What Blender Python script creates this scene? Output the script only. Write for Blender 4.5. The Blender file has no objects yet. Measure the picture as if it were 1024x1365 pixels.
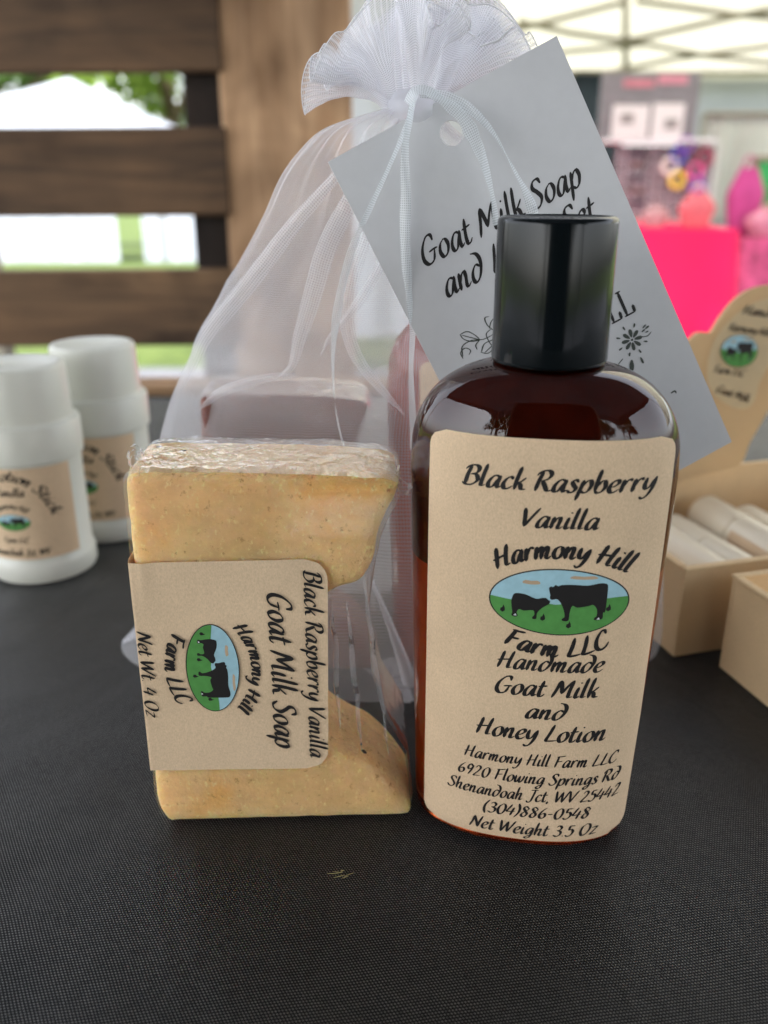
import bpy, bmesh, math, random
from mathutils import Vector, Matrix, noise
from mathutils.geometry import tessellate_polygon

R = math.radians
sc = bpy.context.scene
COL = sc.collection

# ------------------------------------------------------------------ camera, light, exposure
HC, PITCH, F = 0.147, R(21.1), 1150.0          # camera height over the table, downward pitch, focal length in photo pixels
cam_d = bpy.data.cameras.new('camera')
cam = bpy.data.objects.new('camera', cam_d)
COL.objects.link(cam)
cam.location = (0, 0, HC)
cam.rotation_euler = (R(90) - PITCH, 0, 0)
cam_d.sensor_width = 36.0
cam_d.lens = F / 1365.0 * 36.0
cam_d.clip_start, cam_d.clip_end = 0.005, 500
cam_d.dof.use_dof = True
cam_d.dof.focus_distance = 0.190
cam_d.dof.aperture_fstop = 11.5
sc.camera = cam

world = bpy.data.worlds.new('World')
sc.world = world
world.use_nodes = True
wn = world.node_tree.nodes
sky = wn.new('ShaderNodeTexSky')
sky.sky_type = 'NISHITA'
sky.sun_disc = False
SUN_EL, SUN_AZ = R(56), R(205)                 # high, behind the photographer's left shoulder; the unseen shade canopy keeps it off the table
sky.sun_elevation = SUN_EL
sky.sun_rotation = SUN_AZ
sky.dust_density = 3.0
sky.air_density = 1.0
wn['Background'].inputs['Strength'].default_value = 0.15
hsv = wn.new('ShaderNodeHueSaturation')       # thin cloud: a paler, greyer sky
hsv.inputs['Saturation'].default_value = 0.30
world.node_tree.links.new(sky.outputs[0], hsv.inputs['Color'])
world.node_tree.links.new(hsv.outputs[0], wn['Background'].inputs[0])

sun_d = bpy.data.lights.new('sun', 'SUN')
sun_d.energy = 2.0
sun_d.angle = R(0.5)
sun_d.color = (1.0, 0.95, 0.88)
sun = bpy.data.objects.new('sun', sun_d)
COL.objects.link(sun)
sd = Vector((math.sin(SUN_AZ) * math.cos(SUN_EL), math.cos(SUN_AZ) * math.cos(SUN_EL), math.sin(SUN_EL)))
sun.rotation_euler = sd.to_track_quat('Z', 'Y').to_euler()

sc.view_settings.view_transform = 'Standard'
sc.view_settings.look = 'None'
sc.view_settings.exposure = 2.45
sc.view_settings.gamma = 1.0
sc.cycles.max_bounces = 14
sc.cycles.transparent_max_bounces = 24
sc.cycles.transmission_bounces = 8
sc.cycles.sample_clamp_indirect = 4.0
sc.cycles.use_denoising = True

# ------------------------------------------------------------------ rays of the photograph
SP, CP = math.sin(PITCH), math.cos(PITCH)
CAMP = Vector((0, 0, HC))
def ray(u, v):
    a, b = (u - 512.0) / F, (682.5 - v) / F
    return Vector((a, CP + b * SP, -SP + b * CP))
def P(u, v, y):
    d = ray(u, v)
    return CAMP + d * (y / d.y)
def PZ(u, v, z):
    d = ray(u, v)
    return CAMP + d * ((z - HC) / d.z)
def PPL(u, v, o, n):
    d = ray(u, v)
    return CAMP + d * ((o - CAMP).dot(n) / d.dot(n))

# ------------------------------------------------------------------ materials
def new_mat(name):
    m = bpy.data.materials.new(name)
    m.use_nodes = True
    nt = m.node_tree
    nt.nodes.clear()
    out = nt.nodes.new('ShaderNodeOutputMaterial')
    return m, nt, out
def N(nt, t, **kw):
    n = nt.nodes.new(t)
    for k, v in kw.items():
        if k.startswith('i_'):
            n.inputs[k[2:].replace('_', ' ')].default_value = v
        else:
            setattr(n, k, v)
    return n
def bsdf(nt, out, col, rough=0.5, spec=0.5, metal=0.0, coat=0.0):
    b = N(nt, 'ShaderNodeBsdfPrincipled')
    b.inputs['Base Color'].default_value = (*col, 1)
    b.inputs['Roughness'].default_value = rough
    b.inputs['Specular IOR Level'].default_value = spec
    b.inputs['Metallic'].default_value = metal
    b.inputs['Coat Weight'].default_value = coat
    nt.links.new(b.outputs[0], out.inputs[0])
    return b
def coords(nt, kind='Object', scale=(1, 1, 1), rot=(0, 0, 0)):
    t = N(nt, 'ShaderNodeTexCoord')
    mp = N(nt, 'ShaderNodeMapping')
    mp.inputs['Scale'].default_value = scale
    mp.inputs['Rotation'].default_value = rot
    nt.links.new(t.outputs[kind], mp.inputs[0])
    return mp.outputs[0]
def noise_tex(nt, vec, scale, detail=4, rough=0.55, dist=0.0):
    n = N(nt, 'ShaderNodeTexNoise')
    n.inputs['Scale'].default_value = scale
    n.inputs['Detail'].default_value = detail
    n.inputs['Roughness'].default_value = rough
    n.inputs['Distortion'].default_value = dist
    nt.links.new(vec, n.inputs['Vector'])
    return n.outputs['Fac']
def ramp(nt, fac, stops):
    r = N(nt, 'ShaderNodeValToRGB')
    e = r.color_ramp.elements
    while len(e) < len(stops):
        e.new(0.5)
    for el, (p, c) in zip(e, stops):
        el.position = p
        el.color = (*c, 1) if len(c) == 3 else c
    nt.links.new(fac, r.inputs[0])
    return r.outputs[0]
def bump(nt, h, strength, dist):
    b = N(nt, 'ShaderNodeBump')
    b.inputs['Strength'].default_value = strength
    b.inputs['Distance'].default_value = dist
    nt.links.new(h, b.inputs['Height'])
    return b.outputs[0]
def math_n(nt, op, a, b=None, clamp=False):
    m = N(nt, 'ShaderNodeMath', operation=op, use_clamp=clamp)
    for i, x in enumerate((a, b)):
        if x is None:
            continue
        if isinstance(x, (int, float)):
            m.inputs[i].default_value = x
        else:
            nt.links.new(x, m.inputs[i])
    return m.outputs[0]
def mix_col(nt, fac, a, b, mode='MIX'):
    m = N(nt, 'ShaderNodeMix', data_type='RGBA', blend_type=mode)
    for s, x in ((0, fac), (6, a), (7, b)):
        if isinstance(x, (int, float)):
            m.inputs[s].default_value = x
        elif isinstance(x, tuple):
            m.inputs[s].default_value = (*x, 1)
        else:
            nt.links.new(x, m.inputs[s])
    return m.outputs[2]

def simple(name, col, rough=0.5, spec=0.5, var=0.12, scale=20, metal=0.0, bmp=0.0, coat=0.0):
    m, nt, out = new_mat(name)
    b = bsdf(nt, out, col, rough, spec, metal, coat)
    v = coords(nt)
    f = noise_tex(nt, v, scale)
    lo = tuple(c * (1 - var) for c in col)
    hi = tuple(min(1, c * (1 + var)) for c in col)
    nt.links.new(ramp(nt, f, [(0.3, lo), (0.7, hi)]), b.inputs['Base Color'])
    if bmp:
        nt.links.new(bump(nt, f, 0.5, bmp), b.inputs['Normal'])
    return m

def mat_kraft(name, col, fibre=2200, card=False):
    m, nt, out = new_mat(name)
    b = bsdf(nt, out, col, 0.75, 0.25)
    v = coords(nt)
    f = noise_tex(nt, v, fibre, 3, 0.7)
    g = noise_tex(nt, coords(nt, scale=(1, 1, 0.35)), fibre * 2.2, 2)
    big = noise_tex(nt, v, 45, 3)
    c = ramp(nt, f, [(0.25, tuple(x * 0.90 for x in col)), (0.75, tuple(min(1, x * 1.08) for x in col))])
    c2 = ramp(nt, g, [(0.3, (0.91, 0.90, 0.88)), (0.62, (1.03, 1.03, 1.03))])
    c3 = ramp(nt, big, [(0.3, (0.93, 0.93, 0.93)), (0.7, (1.05, 1.05, 1.05))])
    x = mix_col(nt, 1.0, mix_col(nt, 1.0, c, c2, 'MULTIPLY'), c3, 'MULTIPLY')
    nt.links.new(x, b.inputs['Base Color'])
    nt.links.new(bump(nt, f, 0.25, 0.00012), b.inputs['Normal'])
    return m

def mat_cloth():
    m, nt, out = new_mat('black_woven_polyester')
    b = bsdf(nt, out, (0.012, 0.012, 0.013), 0.40, 0.5)
    b.inputs['Sheen Weight'].default_value = 0.13
    b.inputs['Sheen Roughness'].default_value = 0.45
    t = N(nt, 'ShaderNodeTexCoord')
    mp = N(nt, 'ShaderNodeMapping')
    mp.inputs['Rotation'].default_value = (0, 0, R(-9))
    nt.links.new(t.outputs['Object'], mp.inputs[0])
    # slow warp of the threads
    nz = N(nt, 'ShaderNodeTexNoise')
    nz.inputs['Scale'].default_value = 22
    nz.inputs['Detail'].default_value = 2
    nt.links.new(mp.outputs[0], nz.inputs['Vector'])
    vm = N(nt, 'ShaderNodeVectorMath', operation='SCALE')
    vm.inputs['Scale'].default_value = 0.0028
    nt.links.new(nz.outputs['Color'], vm.inputs[0])
    va = N(nt, 'ShaderNodeVectorMath', operation='ADD')
    nt.links.new(mp.outputs[0], va.inputs[0])
    nt.links.new(vm.outputs[0], va.inputs[1])
    sx = N(nt, 'ShaderNodeSeparateXYZ')
    nt.links.new(va.outputs[0], sx.inputs[0])
    K = 2 * math.pi / 0.00066
    xs_ = math_n(nt, 'ADD', sx.outputs[0], math_n(nt, 'MULTIPLY', sx.outputs[1], 0.42))
    a = math_n(nt, 'SINE', math_n(nt, 'MULTIPLY', xs_, K))
    c = math_n(nt, 'SINE', math_n(nt, 'MULTIPLY', sx.outputs[1], K * 1.02))
    w = math_n(nt, 'MULTIPLY', math_n(nt, 'ADD', math_n(nt, 'MULTIPLY', a, 0.5), 0.5), math_n(nt, 'ADD', math_n(nt, 'MULTIPLY', c, 0.5), 0.5))
    fine = noise_tex(nt, va.outputs[0], 900, 2)
    w2 = math_n(nt, 'MULTIPLY', w, math_n(nt, 'ADD', fine, 0.45), True)
    patch = noise_tex(nt, mp.outputs[0], 14, 3)
    col = ramp(nt, w2, [(0.25, (0.0015, 0.0015, 0.0016)), (0.55, (0.012, 0.012, 0.011)), (0.95, (0.13, 0.126, 0.11))])
    col = mix_col(nt, 1.0, col, ramp(nt, patch, [(0.32, (0.38, 0.38, 0.40)), (0.68, (1.3, 1.3, 1.3))]), 'MULTIPLY')
    # sparse pale lint
    lint = noise_tex(nt, mp.outputs[0], 330, 2, 0.5, 0.6)
    col = mix_col(nt, ramp(nt, lint, [(0.80, (0, 0, 0)), (0.83, (1, 1, 1))]), col, (0.10, 0.09, 0.06))
    nt.links.new(col, b.inputs['Base Color'])
    wr_ = N(nt, 'ShaderNodeBump')
    wr_.inputs['Strength'].default_value = 0.55
    wr_.inputs['Distance'].default_value = 0.006
    nt.links.new(noise_tex(nt, coords(nt, scale=(1, 0.6, 1), rot=(0, 0, R(30))), 16, 3, 0.5, 0.7), wr_.inputs['Height'])
    nb_ = N(nt, 'ShaderNodeBump')
    nb_.inputs['Strength'].default_value = 0.4
    nb_.inputs['Distance'].default_value = 0.00018
    nt.links.new(w, nb_.inputs['Height'])
    nt.links.new(wr_.outputs[0], nb_.inputs['Normal'])
    nt.links.new(nb_.outputs[0], b.inputs['Normal'])
    spec_ = ramp(nt, w2, [(0.15, (0.08, 0.08, 0.08)), (0.7, (1, 1, 1))])
    nt.links.new(spec_, b.inputs['Specular IOR Level'])
    return m

def mat_soap(name, col, edge, speck=(0.42, 0.17, 0.03), dark=(0.03, 0.012, 0.005)):
    m, nt, out = new_mat(name)
    b = bsdf(nt, out, col, 0.45, 0.4)
    b.inputs['Subsurface Weight'].default_value = 0.8
    b.inputs['Subsurface Radius'].default_value = (0.006, 0.0028, 0.0009)
    b.inputs['Subsurface Scale'].default_value = 1.0
    v = coords(nt)
    big = noise_tex(nt, v, 38, 5, 0.6, 0.4)
    mid = noise_tex(nt, coords(nt, scale=(1, 1, 1.3)), 130, 4, 0.65)
    c = ramp(nt, big, [(0.34, edge), (0.5, col), (0.66, tuple(x * 0.92 for x in col))])
    c = mix_col(nt, 1.0, c, ramp(nt, mid, [(0.32, (0.90, 0.87, 0.82)), (0.66, (1.06, 1.06, 1.05))]), 'MULTIPLY')
    sp = noise_tex(nt, v, 420, 5, 0.72)
    c = mix_col(nt, ramp(nt, sp, [(0.585, (0, 0, 0)), (0.68, (0.75, 0.75, 0.75))]), c, speck)
    sp2 = noise_tex(nt, coords(nt, scale=(1.2, 1, 0.8)), 560, 4, 0.7)
    c = mix_col(nt, ramp(nt, sp2, [(0.56, (0, 0, 0)), (0.66, (0.8, 0.8, 0.8))]), c, tuple(min(1, x * 1.30) for x in col))
    vo = N(nt, 'ShaderNodeTexVoronoi')
    vo.inputs['Scale'].default_value = 150
    nt.links.new(v, vo.inputs['Vector'])
    sel = math_n(nt, 'MULTIPLY', math_n(nt, 'LESS_THAN', vo.outputs['Distance'], 0.11), math_n(nt, 'GREATER_THAN', noise_tex(nt, v, 90, 1), 0.62))
    c = mix_col(nt, sel, c, dark)
    nt.links.new(c, b.inputs['Base Color'])
    h = math_n(nt, 'ADD', math_n(nt, 'MULTIPLY', sp, 0.6), noise_tex(nt, v, 1100, 2))
    nt.links.new(bump(nt, h, 0.6, 0.0006), b.inputs['Normal'])
    return m

def mat_film(name, scale, strength, dist, base=0.05, haze=0.0, mult=1.0, rough=0.06):
    """clear shrink film: clear where seen straight, mirror-like at its creases (Fresnel)"""
    m, nt, out = new_mat(name)
    v = coords(nt)
    n1 = noise_tex(nt, v, scale, 3, 0.55, 1.6)
    n2 = noise_tex(nt, v, scale * 3.1, 2, 0.5, 0.8)
    h = math_n(nt, 'ADD', n1, math_n(nt, 'MULTIPLY', n2, 0.35))
    nb = bump(nt, h, strength, dist)
    gl = N(nt, 'ShaderNodeBsdfGlossy')
    gl.inputs['Roughness'].default_value = rough
    gl.inputs['Color'].default_value = (1, 1, 1, 1)
    nt.links.new(nb, gl.inputs['Normal'])
    tr = N(nt, 'ShaderNodeBsdfTransparent')
    df = N(nt, 'ShaderNodeBsdfDiffuse')
    df.inputs['Color'].default_value = (0.85, 0.85, 0.86, 1)
    nt.links.new(nb, df.inputs['Normal'])
    mh = N(nt, 'ShaderNodeMixShader')
    mh.inputs[0].default_value = haze
    nt.links.new(tr.outputs[0], mh.inputs[1])
    nt.links.new(df.outputs[0], mh.inputs[2])
    fr = N(nt, 'ShaderNodeFresnel')
    fr.inputs['IOR'].default_value = 1.5
    nt.links.new(nb, fr.inputs['Normal'])
    fac = math_n(nt, 'ADD', math_n(nt, 'MULTIPLY', fr.outputs[0], mult), base, True)
    mx = N(nt, 'ShaderNodeMixShader')
    nt.links.new(fac, mx.inputs[0])
    nt.links.new(mh.outputs[0], mx.inputs[1])
    nt.links.new(gl.outputs[0], mx.inputs[2])
    nt.links.new(mx.outputs[0], out.inputs[0])
    return m

def mat_organza(name, pitch, lo, hi, col=(0.93, 0.93, 0.97)):
    """sheer white fabric: opaque threads, open gaps between (UV in metres)"""
    m, nt, out = new_mat(name)
    t = N(nt, 'ShaderNodeTexCoord')
    nz = N(nt, 'ShaderNodeTexNoise')
    nz.inputs['Scale'].default_value = 60
    nt.links.new(t.outputs['UV'], nz.inputs['Vector'])
    vm = N(nt, 'ShaderNodeVectorMath', operation='SCALE')
    vm.inputs['Scale'].default_value = 0.0012
    nt.links.new(nz.outputs['Color'], vm.inputs[0])
    va = N(nt, 'ShaderNodeVectorMath', operation='ADD')
    nt.links.new(t.outputs['UV'], va.inputs[0])
    nt.links.new(vm.outputs[0], va.inputs[1])
    sx = N(nt, 'ShaderNodeSeparateXYZ')
    nt.links.new(va.outputs[0], sx.inputs[0])
    K = 2 * math.pi / pitch
    a = math_n(nt, 'SINE', math_n(nt, 'MULTIPLY', sx.outputs[0], K))
    b = math_n(nt, 'SINE', math_n(nt, 'MULTIPLY', sx.outputs[1], K))
    th = math_n(nt, 'MAXIMUM', a, b)
    cov = N(nt, 'ShaderNodeMapRange')
    cov.inputs['From Min'].default_value = -0.4
    cov.inputs['From Max'].default_value = 1.0
    cov.inputs['To Min'].default_value = lo
    cov.inputs['To Max'].default_value = hi
    nt.links.new(th, cov.inputs['Value'])
    df = N(nt, 'ShaderNodeBsdfDiffuse')
    df.inputs['Color'].default_value = (*col, 1)
    tl = N(nt, 'ShaderNodeBsdfTranslucent')
    tl.inputs['Color'].default_value = (*col, 1)
    gl = N(nt, 'ShaderNodeBsdfGlossy')
    gl.inputs['Roughness'].default_value = 0.35
    m1 = N(nt, 'ShaderNodeMixShader')
    m1.inputs[0].default_value = 0.5
    nt.links.new(df.outputs[0], m1.inputs[1])
    nt.links.new(tl.outputs[0], m1.inputs[2])
    m2 = N(nt, 'ShaderNodeMixShader')
    m2.inputs[0].default_value = 0.10
    nt.links.new(m1.outputs[0], m2.inputs[1])
    nt.links.new(gl.outputs[0], m2.inputs[2])
    tr = N(nt, 'ShaderNodeBsdfTransparent')
    m3 = N(nt, 'ShaderNodeMixShader')
    nt.links.new(cov.outputs[0], m3.inputs[0])
    nt.links.new(tr.outputs[0], m3.inputs[1])
    nt.links.new(m2.outputs[0], m3.inputs[2])
    nt.links.new(m3.outputs[0], out.inputs[0])
    return m

def mat_translucent(name, col, amount, var=0.06, scale=3):
    m, nt, out = new_mat(name)
    df = N(nt, 'ShaderNodeBsdfDiffuse')
    tl = N(nt, 'ShaderNodeBsdfTranslucent')
    f = noise_tex(nt, coords(nt), scale, 3)
    c = ramp(nt, f, [(0.3, tuple(x * (1 - var) for x in col)), (0.7, col)])
    nt.links.new(c, df.inputs[0])
    nt.links.new(c, tl.inputs[0])
    mx = N(nt, 'ShaderNodeMixShader')
    mx.inputs[0].default_value = amount
    nt.links.new(df.outputs[0], mx.inputs[1])
    nt.links.new(tl.outputs[0], mx.inputs[2])
    nt.links.new(mx.outputs[0], out.inputs[0])
    return m

def mat_wood(name, lo, hi, axis, rough=0.7):
    m, nt, out = new_mat(name)
    b = bsdf(nt, out, lo, rough, 0.3)
    s = [9, 9, 9]
    s[axis] = 0.9
    v = coords(nt, scale=tuple(s))
    f = noise_tex(nt, v, 5, 6, 0.62, 0.7)
    g = noise_tex(nt, coords(nt), 6, 3, 0.5, 0.5)
    c = ramp(nt, f, [(0.3, lo), (0.5, tuple((a + b_) / 2 for a, b_ in zip(lo, hi))), (0.68, hi)])
    c = mix_col(nt, 1.0, c, ramp(nt, g, [(0.32, (0.38, 0.35, 0.33)), (0.52, (1.0, 1.0, 1.0)), (0.72, (1.35, 1.28, 1.2))]), 'MULTIPLY')
    nt.links.new(c, b.inputs['Base Color'])
    nt.links.new(bump(nt, f, 0.5, 0.002), b.inputs['Normal'])
    return m

def mat_amber():
    m, nt, out = new_mat('amber_plastic')
    b = bsdf(nt, out, (0.60, 0.095, 0.020), 0.03, 0.5)
    b.inputs['IOR'].default_value = 1.5
    b.inputs['Transmission Weight'].default_value = 1.0
    nt.links.new(bump(nt, noise_tex(nt, coords(nt), 85, 2), 0.10, 0.0006), b.inputs['Normal'])
    return m

M = {}
M['cloth'] = mat_cloth()
M['kraft_label'] = mat_kraft('kraft_label_paper', (0.75, 0.56, 0.37))
M['kraft_box'] = mat_kraft('kraft_card', (0.76, 0.555, 0.32), 2000)
M['ink'] = simple('black_ink', (0.018, 0.016, 0.016), 0.6, 0.3)
M['ink_grey'] = simple('grey_green_ink', (0.055, 0.065, 0.055), 0.6, 0.3)
M['sky_print'] = simple('printed_sky_blue', (0.36, 0.58, 0.66), 0.7, 0.2, 0.06, 600)
M['grass_print'] = simple('printed_green', (0.095, 0.30, 0.075), 0.7, 0.2, 0.08, 600)
M['cloud_print'] = simple('printed_tan', (0.55, 0.40, 0.26), 0.7, 0.2)
M['tag_card'] = simple('grey_white_tag_card', (0.64, 0.64, 0.65), 0.6, 0.25, 0.02, 300)
M['card_white'] = simple('white_card_stock', (0.74, 0.74, 0.77), 0.6, 0.3, 0.03, 300)
M['cap_black'] = simple('black_gloss_plastic', (0.004, 0.006, 0.007), 0.13, 0.30, 0.1, 60)
M['amber'] = mat_amber()
M['shade_lining'] = simple('maroon_shade_lining', (0.060, 0.024, 0.022), 0.6, 0.3, 0.3, 120)  # dark tone painted for the shaded shoulders of the bottle
M['plum_lotion'] = simple('plum_lotion', (0.62, 0.20, 0.22), 0.6, 0.3, 0.1, 80)
M['lotion'] = simple('tan_lotion', (0.52, 0.30, 0.17), 0.6, 0.3, 0.15, 80)
M['soap'] = mat_soap('honey_tan_soap', (0.93, 0.635, 0.315), (0.96, 0.56, 0.20))
M['soap_plum'] = mat_soap('plum_soap', (0.22, 0.095, 0.08), (0.27, 0.12, 0.095), (0.09, 0.04, 0.04))
M['film'] = mat_film('shrink_film', 180, 0.4, 0.0010, 0.0, 0.0, 0.45, 0.24)
M['film_crinkle'] = mat_film('crinkled_film', 150, 0.55, 0.0020, 0.0, 0.08, 0.36, 0.07)
M['film_stretch'] = mat_film('stretched_film', 60, 0.35, 0.0016, 0.02, 0.17, 0.8, 0.12)
M['film_ear'] = mat_film('bunched_film', 300, 0.6, 0.001, 0.05, 0.42, 1.0, 0.12)
M['organza'] = mat_organza('white_organza', 0.00062, 0.17, 0.43)
M['organza_dense'] = mat_organza('gathered_organza', 0.00066, 0.22, 0.74)
M['ribbon'] = mat_organza('sheer_ribbon', 0.0005, 0.45, 0.8, (0.86, 0.90, 0.92))
M['white_plastic'] = simple('white_plastic', (0.70, 0.70, 0.62), 0.32, 0.5, 0.03, 40)
M['balm_white'] = simple('cream_plastic', (0.86, 0.77, 0.60), 0.3, 0.5, 0.03, 40)
M['plank'] = mat_wood('dark_stained_plank', (0.055, 0.034, 0.021), (0.165, 0.095, 0.050), 0)
M['plank_warm'] = mat_wood('warm_brown_plank', (0.075, 0.045, 0.026), (0.21, 0.125, 0.065), 0)
M['post'] = mat_wood('brown_stained_post', (0.36, 0.20, 0.10), (0.74, 0.48, 0.285), 2)
M['stringer'] = mat_wood('dark_stringer_wood', (0.014, 0.008, 0.006), (0.03, 0.018, 0.012), 2)
M['rail'] = mat_wood('raw_pine_rail', (0.26, 0.15, 0.075), (0.42, 0.26, 0.14), 0)

# ------------------------------------------------------------------ mesh helpers
def obj(name, verts, faces, mats, parent=None, smooth=False, midx=None, uvs=None):
    me = bpy.data.meshes.new(name)
    me.from_pydata([tuple(v) for v in verts], [], faces)
    if not isinstance(mats, (list, tuple)):
        mats = [mats]
    for m in mats:
        me.materials.append(m)
    if midx:
        me.polygons.foreach_set('material_index', midx)
    if smooth:
        me.polygons.foreach_set('use_smooth', [True] * len(me.polygons))
    if uvs:
        uv = me.uv_layers.new(name='UVMap')
        for lp in me.loops:
            uv.data[lp.index].uv = uvs[lp.vertex_index]
    me.update()
    o = bpy.data.objects.new(name, me)
    COL.objects.link(o)
    if parent:
        o.parent = parent
    return o
def thing(name, label, cat, loc=(0, 0, 0), rz=0.0, group=None):
    o = bpy.data.objects.new(name, None)
    o.empty_display_size = 0.02
    COL.objects.link(o)
    o.location = loc
    o.rotation_euler = (0, 0, rz)
    return tag(o, label, cat, group)
def tag(o, label, cat, group=None):
    o['label'] = label
    o['category'] = cat
    if group:
        o['group'] = group
    return o
def struct(o, kind='structure'):
    o['kind'] = kind
    return o

class MB:
    """collects shapes, then links them as one mesh"""
    def __init__(s):
        s.v, s.f, s.m = [], [], []
    def add(s, verts, faces, m=0):
        b = len(s.v)
        s.v += [Vector(x) for x in verts]
        s.f += [tuple(i + b for i in f) for f in faces]
        s.m += [m] * len(faces)
    def box(s, c, size, rot=None, m=0, bev=0.0):
        bm = bmesh.new()
        bmesh.ops.create_cube(bm, size=1)
        for v in bm.verts:
            v.co = Vector((v.co.x * size[0], v.co.y * size[1], v.co.z * size[2]))
        if bev:
            bmesh.ops.bevel(bm, geom=list(bm.edges), offset=bev, segments=2, affect='EDGES', profile=0.5)
        mt = (rot.to_4x4() if rot else Matrix.Identity(4))
        bm.verts.index_update()
        s.add([mt @ v.co + Vector(c) for v in bm.verts], [[v.index for v in f.verts] for f in bm.faces], m)
        bm.free()
    def tube(s, pts, r, n=10, m=0, caps=True):
        pts = [Vector(p) for p in pts]
        rs = r if isinstance(r, (list, tuple)) else [r] * len(pts)
        vs, fs = [], []
        up = Vector((0, 0, 1))
        for i, p in enumerate(pts):
            d = (pts[min(i + 1, len(pts) - 1)] - pts[max(i - 1, 0)]).normalized()
            a = d.cross(up)
            if a.length < 1e-3:
                a = d.cross(Vector((1, 0, 0)))
            a.normalize()
            b = d.cross(a).normalized()
            for k in range(n):
                t = 2 * math.pi * k / n
                vs.append(p + (a * math.cos(t) + b * math.sin(t)) * rs[i])
        for i in range(len(pts) - 1):
            for k in range(n):
                k2 = (k + 1) % n
                fs.append((i * n + k, i * n + k2, (i + 1) * n + k2, (i + 1) * n + k))
        if caps:
            fs.append(tuple(range(n - 1, -1, -1)))
            fs.append(tuple((len(pts) - 1) * n + k for k in range(n)))
        s.add(vs, fs, m)
    def lathe(s, prof, n=64, c=(0, 0, 0), rot=None, m=0):
        vs, fs = [], []
        c = Vector(c)
        mt = rot.to_3x3() if rot else Matrix.Identity(3)
        for r, z in prof:
            for k in range(n):
                t = 2 * math.pi * k / n
                vs.append(c + mt @ Vector((r * math.cos(t), r * math.sin(t), z)))
        for i in range(len(prof) - 1):
            for k in range(n):
                k2 = (k + 1) % n
                fs.append((i * n + k, i * n + k2, (i + 1) * n + k2, (i + 1) * n + k))
        if prof[0][0] > 1e-6:
            fs.append(tuple(range(n - 1, -1, -1)))
        if prof[-1][0] > 1e-6:
            fs.append(tuple((len(prof) - 1) * n + k for k in range(n)))
        s.add(vs, fs, m)
    def build(s, name, mats, parent=None, smooth=False):
        return obj(name, s.v, s.f, mats, parent, smooth, s.m)

def smooth_by_angle(o, deg=35):
    me = o.data
    me.polygons.foreach_set('use_smooth', [True] * len(me.polygons))
    bm = bmesh.new()
    bm.from_mesh(me)
    for e in bm.edges:
        if len(e.link_faces) == 2 and e.calc_face_angle(0) > R(deg):
            e.smooth = False
    bm.to_mesh(me)
    bm.free()
    return o

def catmull(pts, n=8, closed=False):
    pts = [Vector(p) for p in pts]
    out = []
    m = len(pts)
    segs = m if closed else m - 1
    for i in range(segs):
        if closed:
            p0, p1, p2, p3 = pts[(i - 1) % m], pts[i], pts[(i + 1) % m], pts[(i + 2) % m]
        else:
            p1, p2 = pts[i], pts[i + 1]
            p0 = pts[i - 1] if i else p1 * 2 - p2
            p3 = pts[i + 2] if i + 2 < m else p2 * 2 - p1
        for k in range(n):
            t = k / n
            out.append(0.5 * ((2 * p1) + (p2 - p0) * t + (2 * p0 - 5 * p1 + 4 * p2 - p3) * t * t + (3 * p1 - p0 - 3 * p2 + p3) * t ** 3))
    if not closed:
        out.append(pts[-1])
    return out
def resample(pts, step, closed=False):
    pts = list(pts) + ([pts[0]] if closed else [])
    L = [0]
    for a, b in zip(pts, pts[1:]):
        L.append(L[-1] + (b - a).length)
    n = max(2, round(L[-1] / step))
    out, j = [], 0
    for i in range(n if closed else n + 1):
        d = L[-1] * i / n
        while j < len(L) - 2 and L[j + 1] < d:
            j += 1
        k = (d - L[j]) / max(1e-12, L[j + 1] - L[j])
        out.append(pts[j].lerp(pts[j + 1], min(1, k)))
    return out

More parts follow.
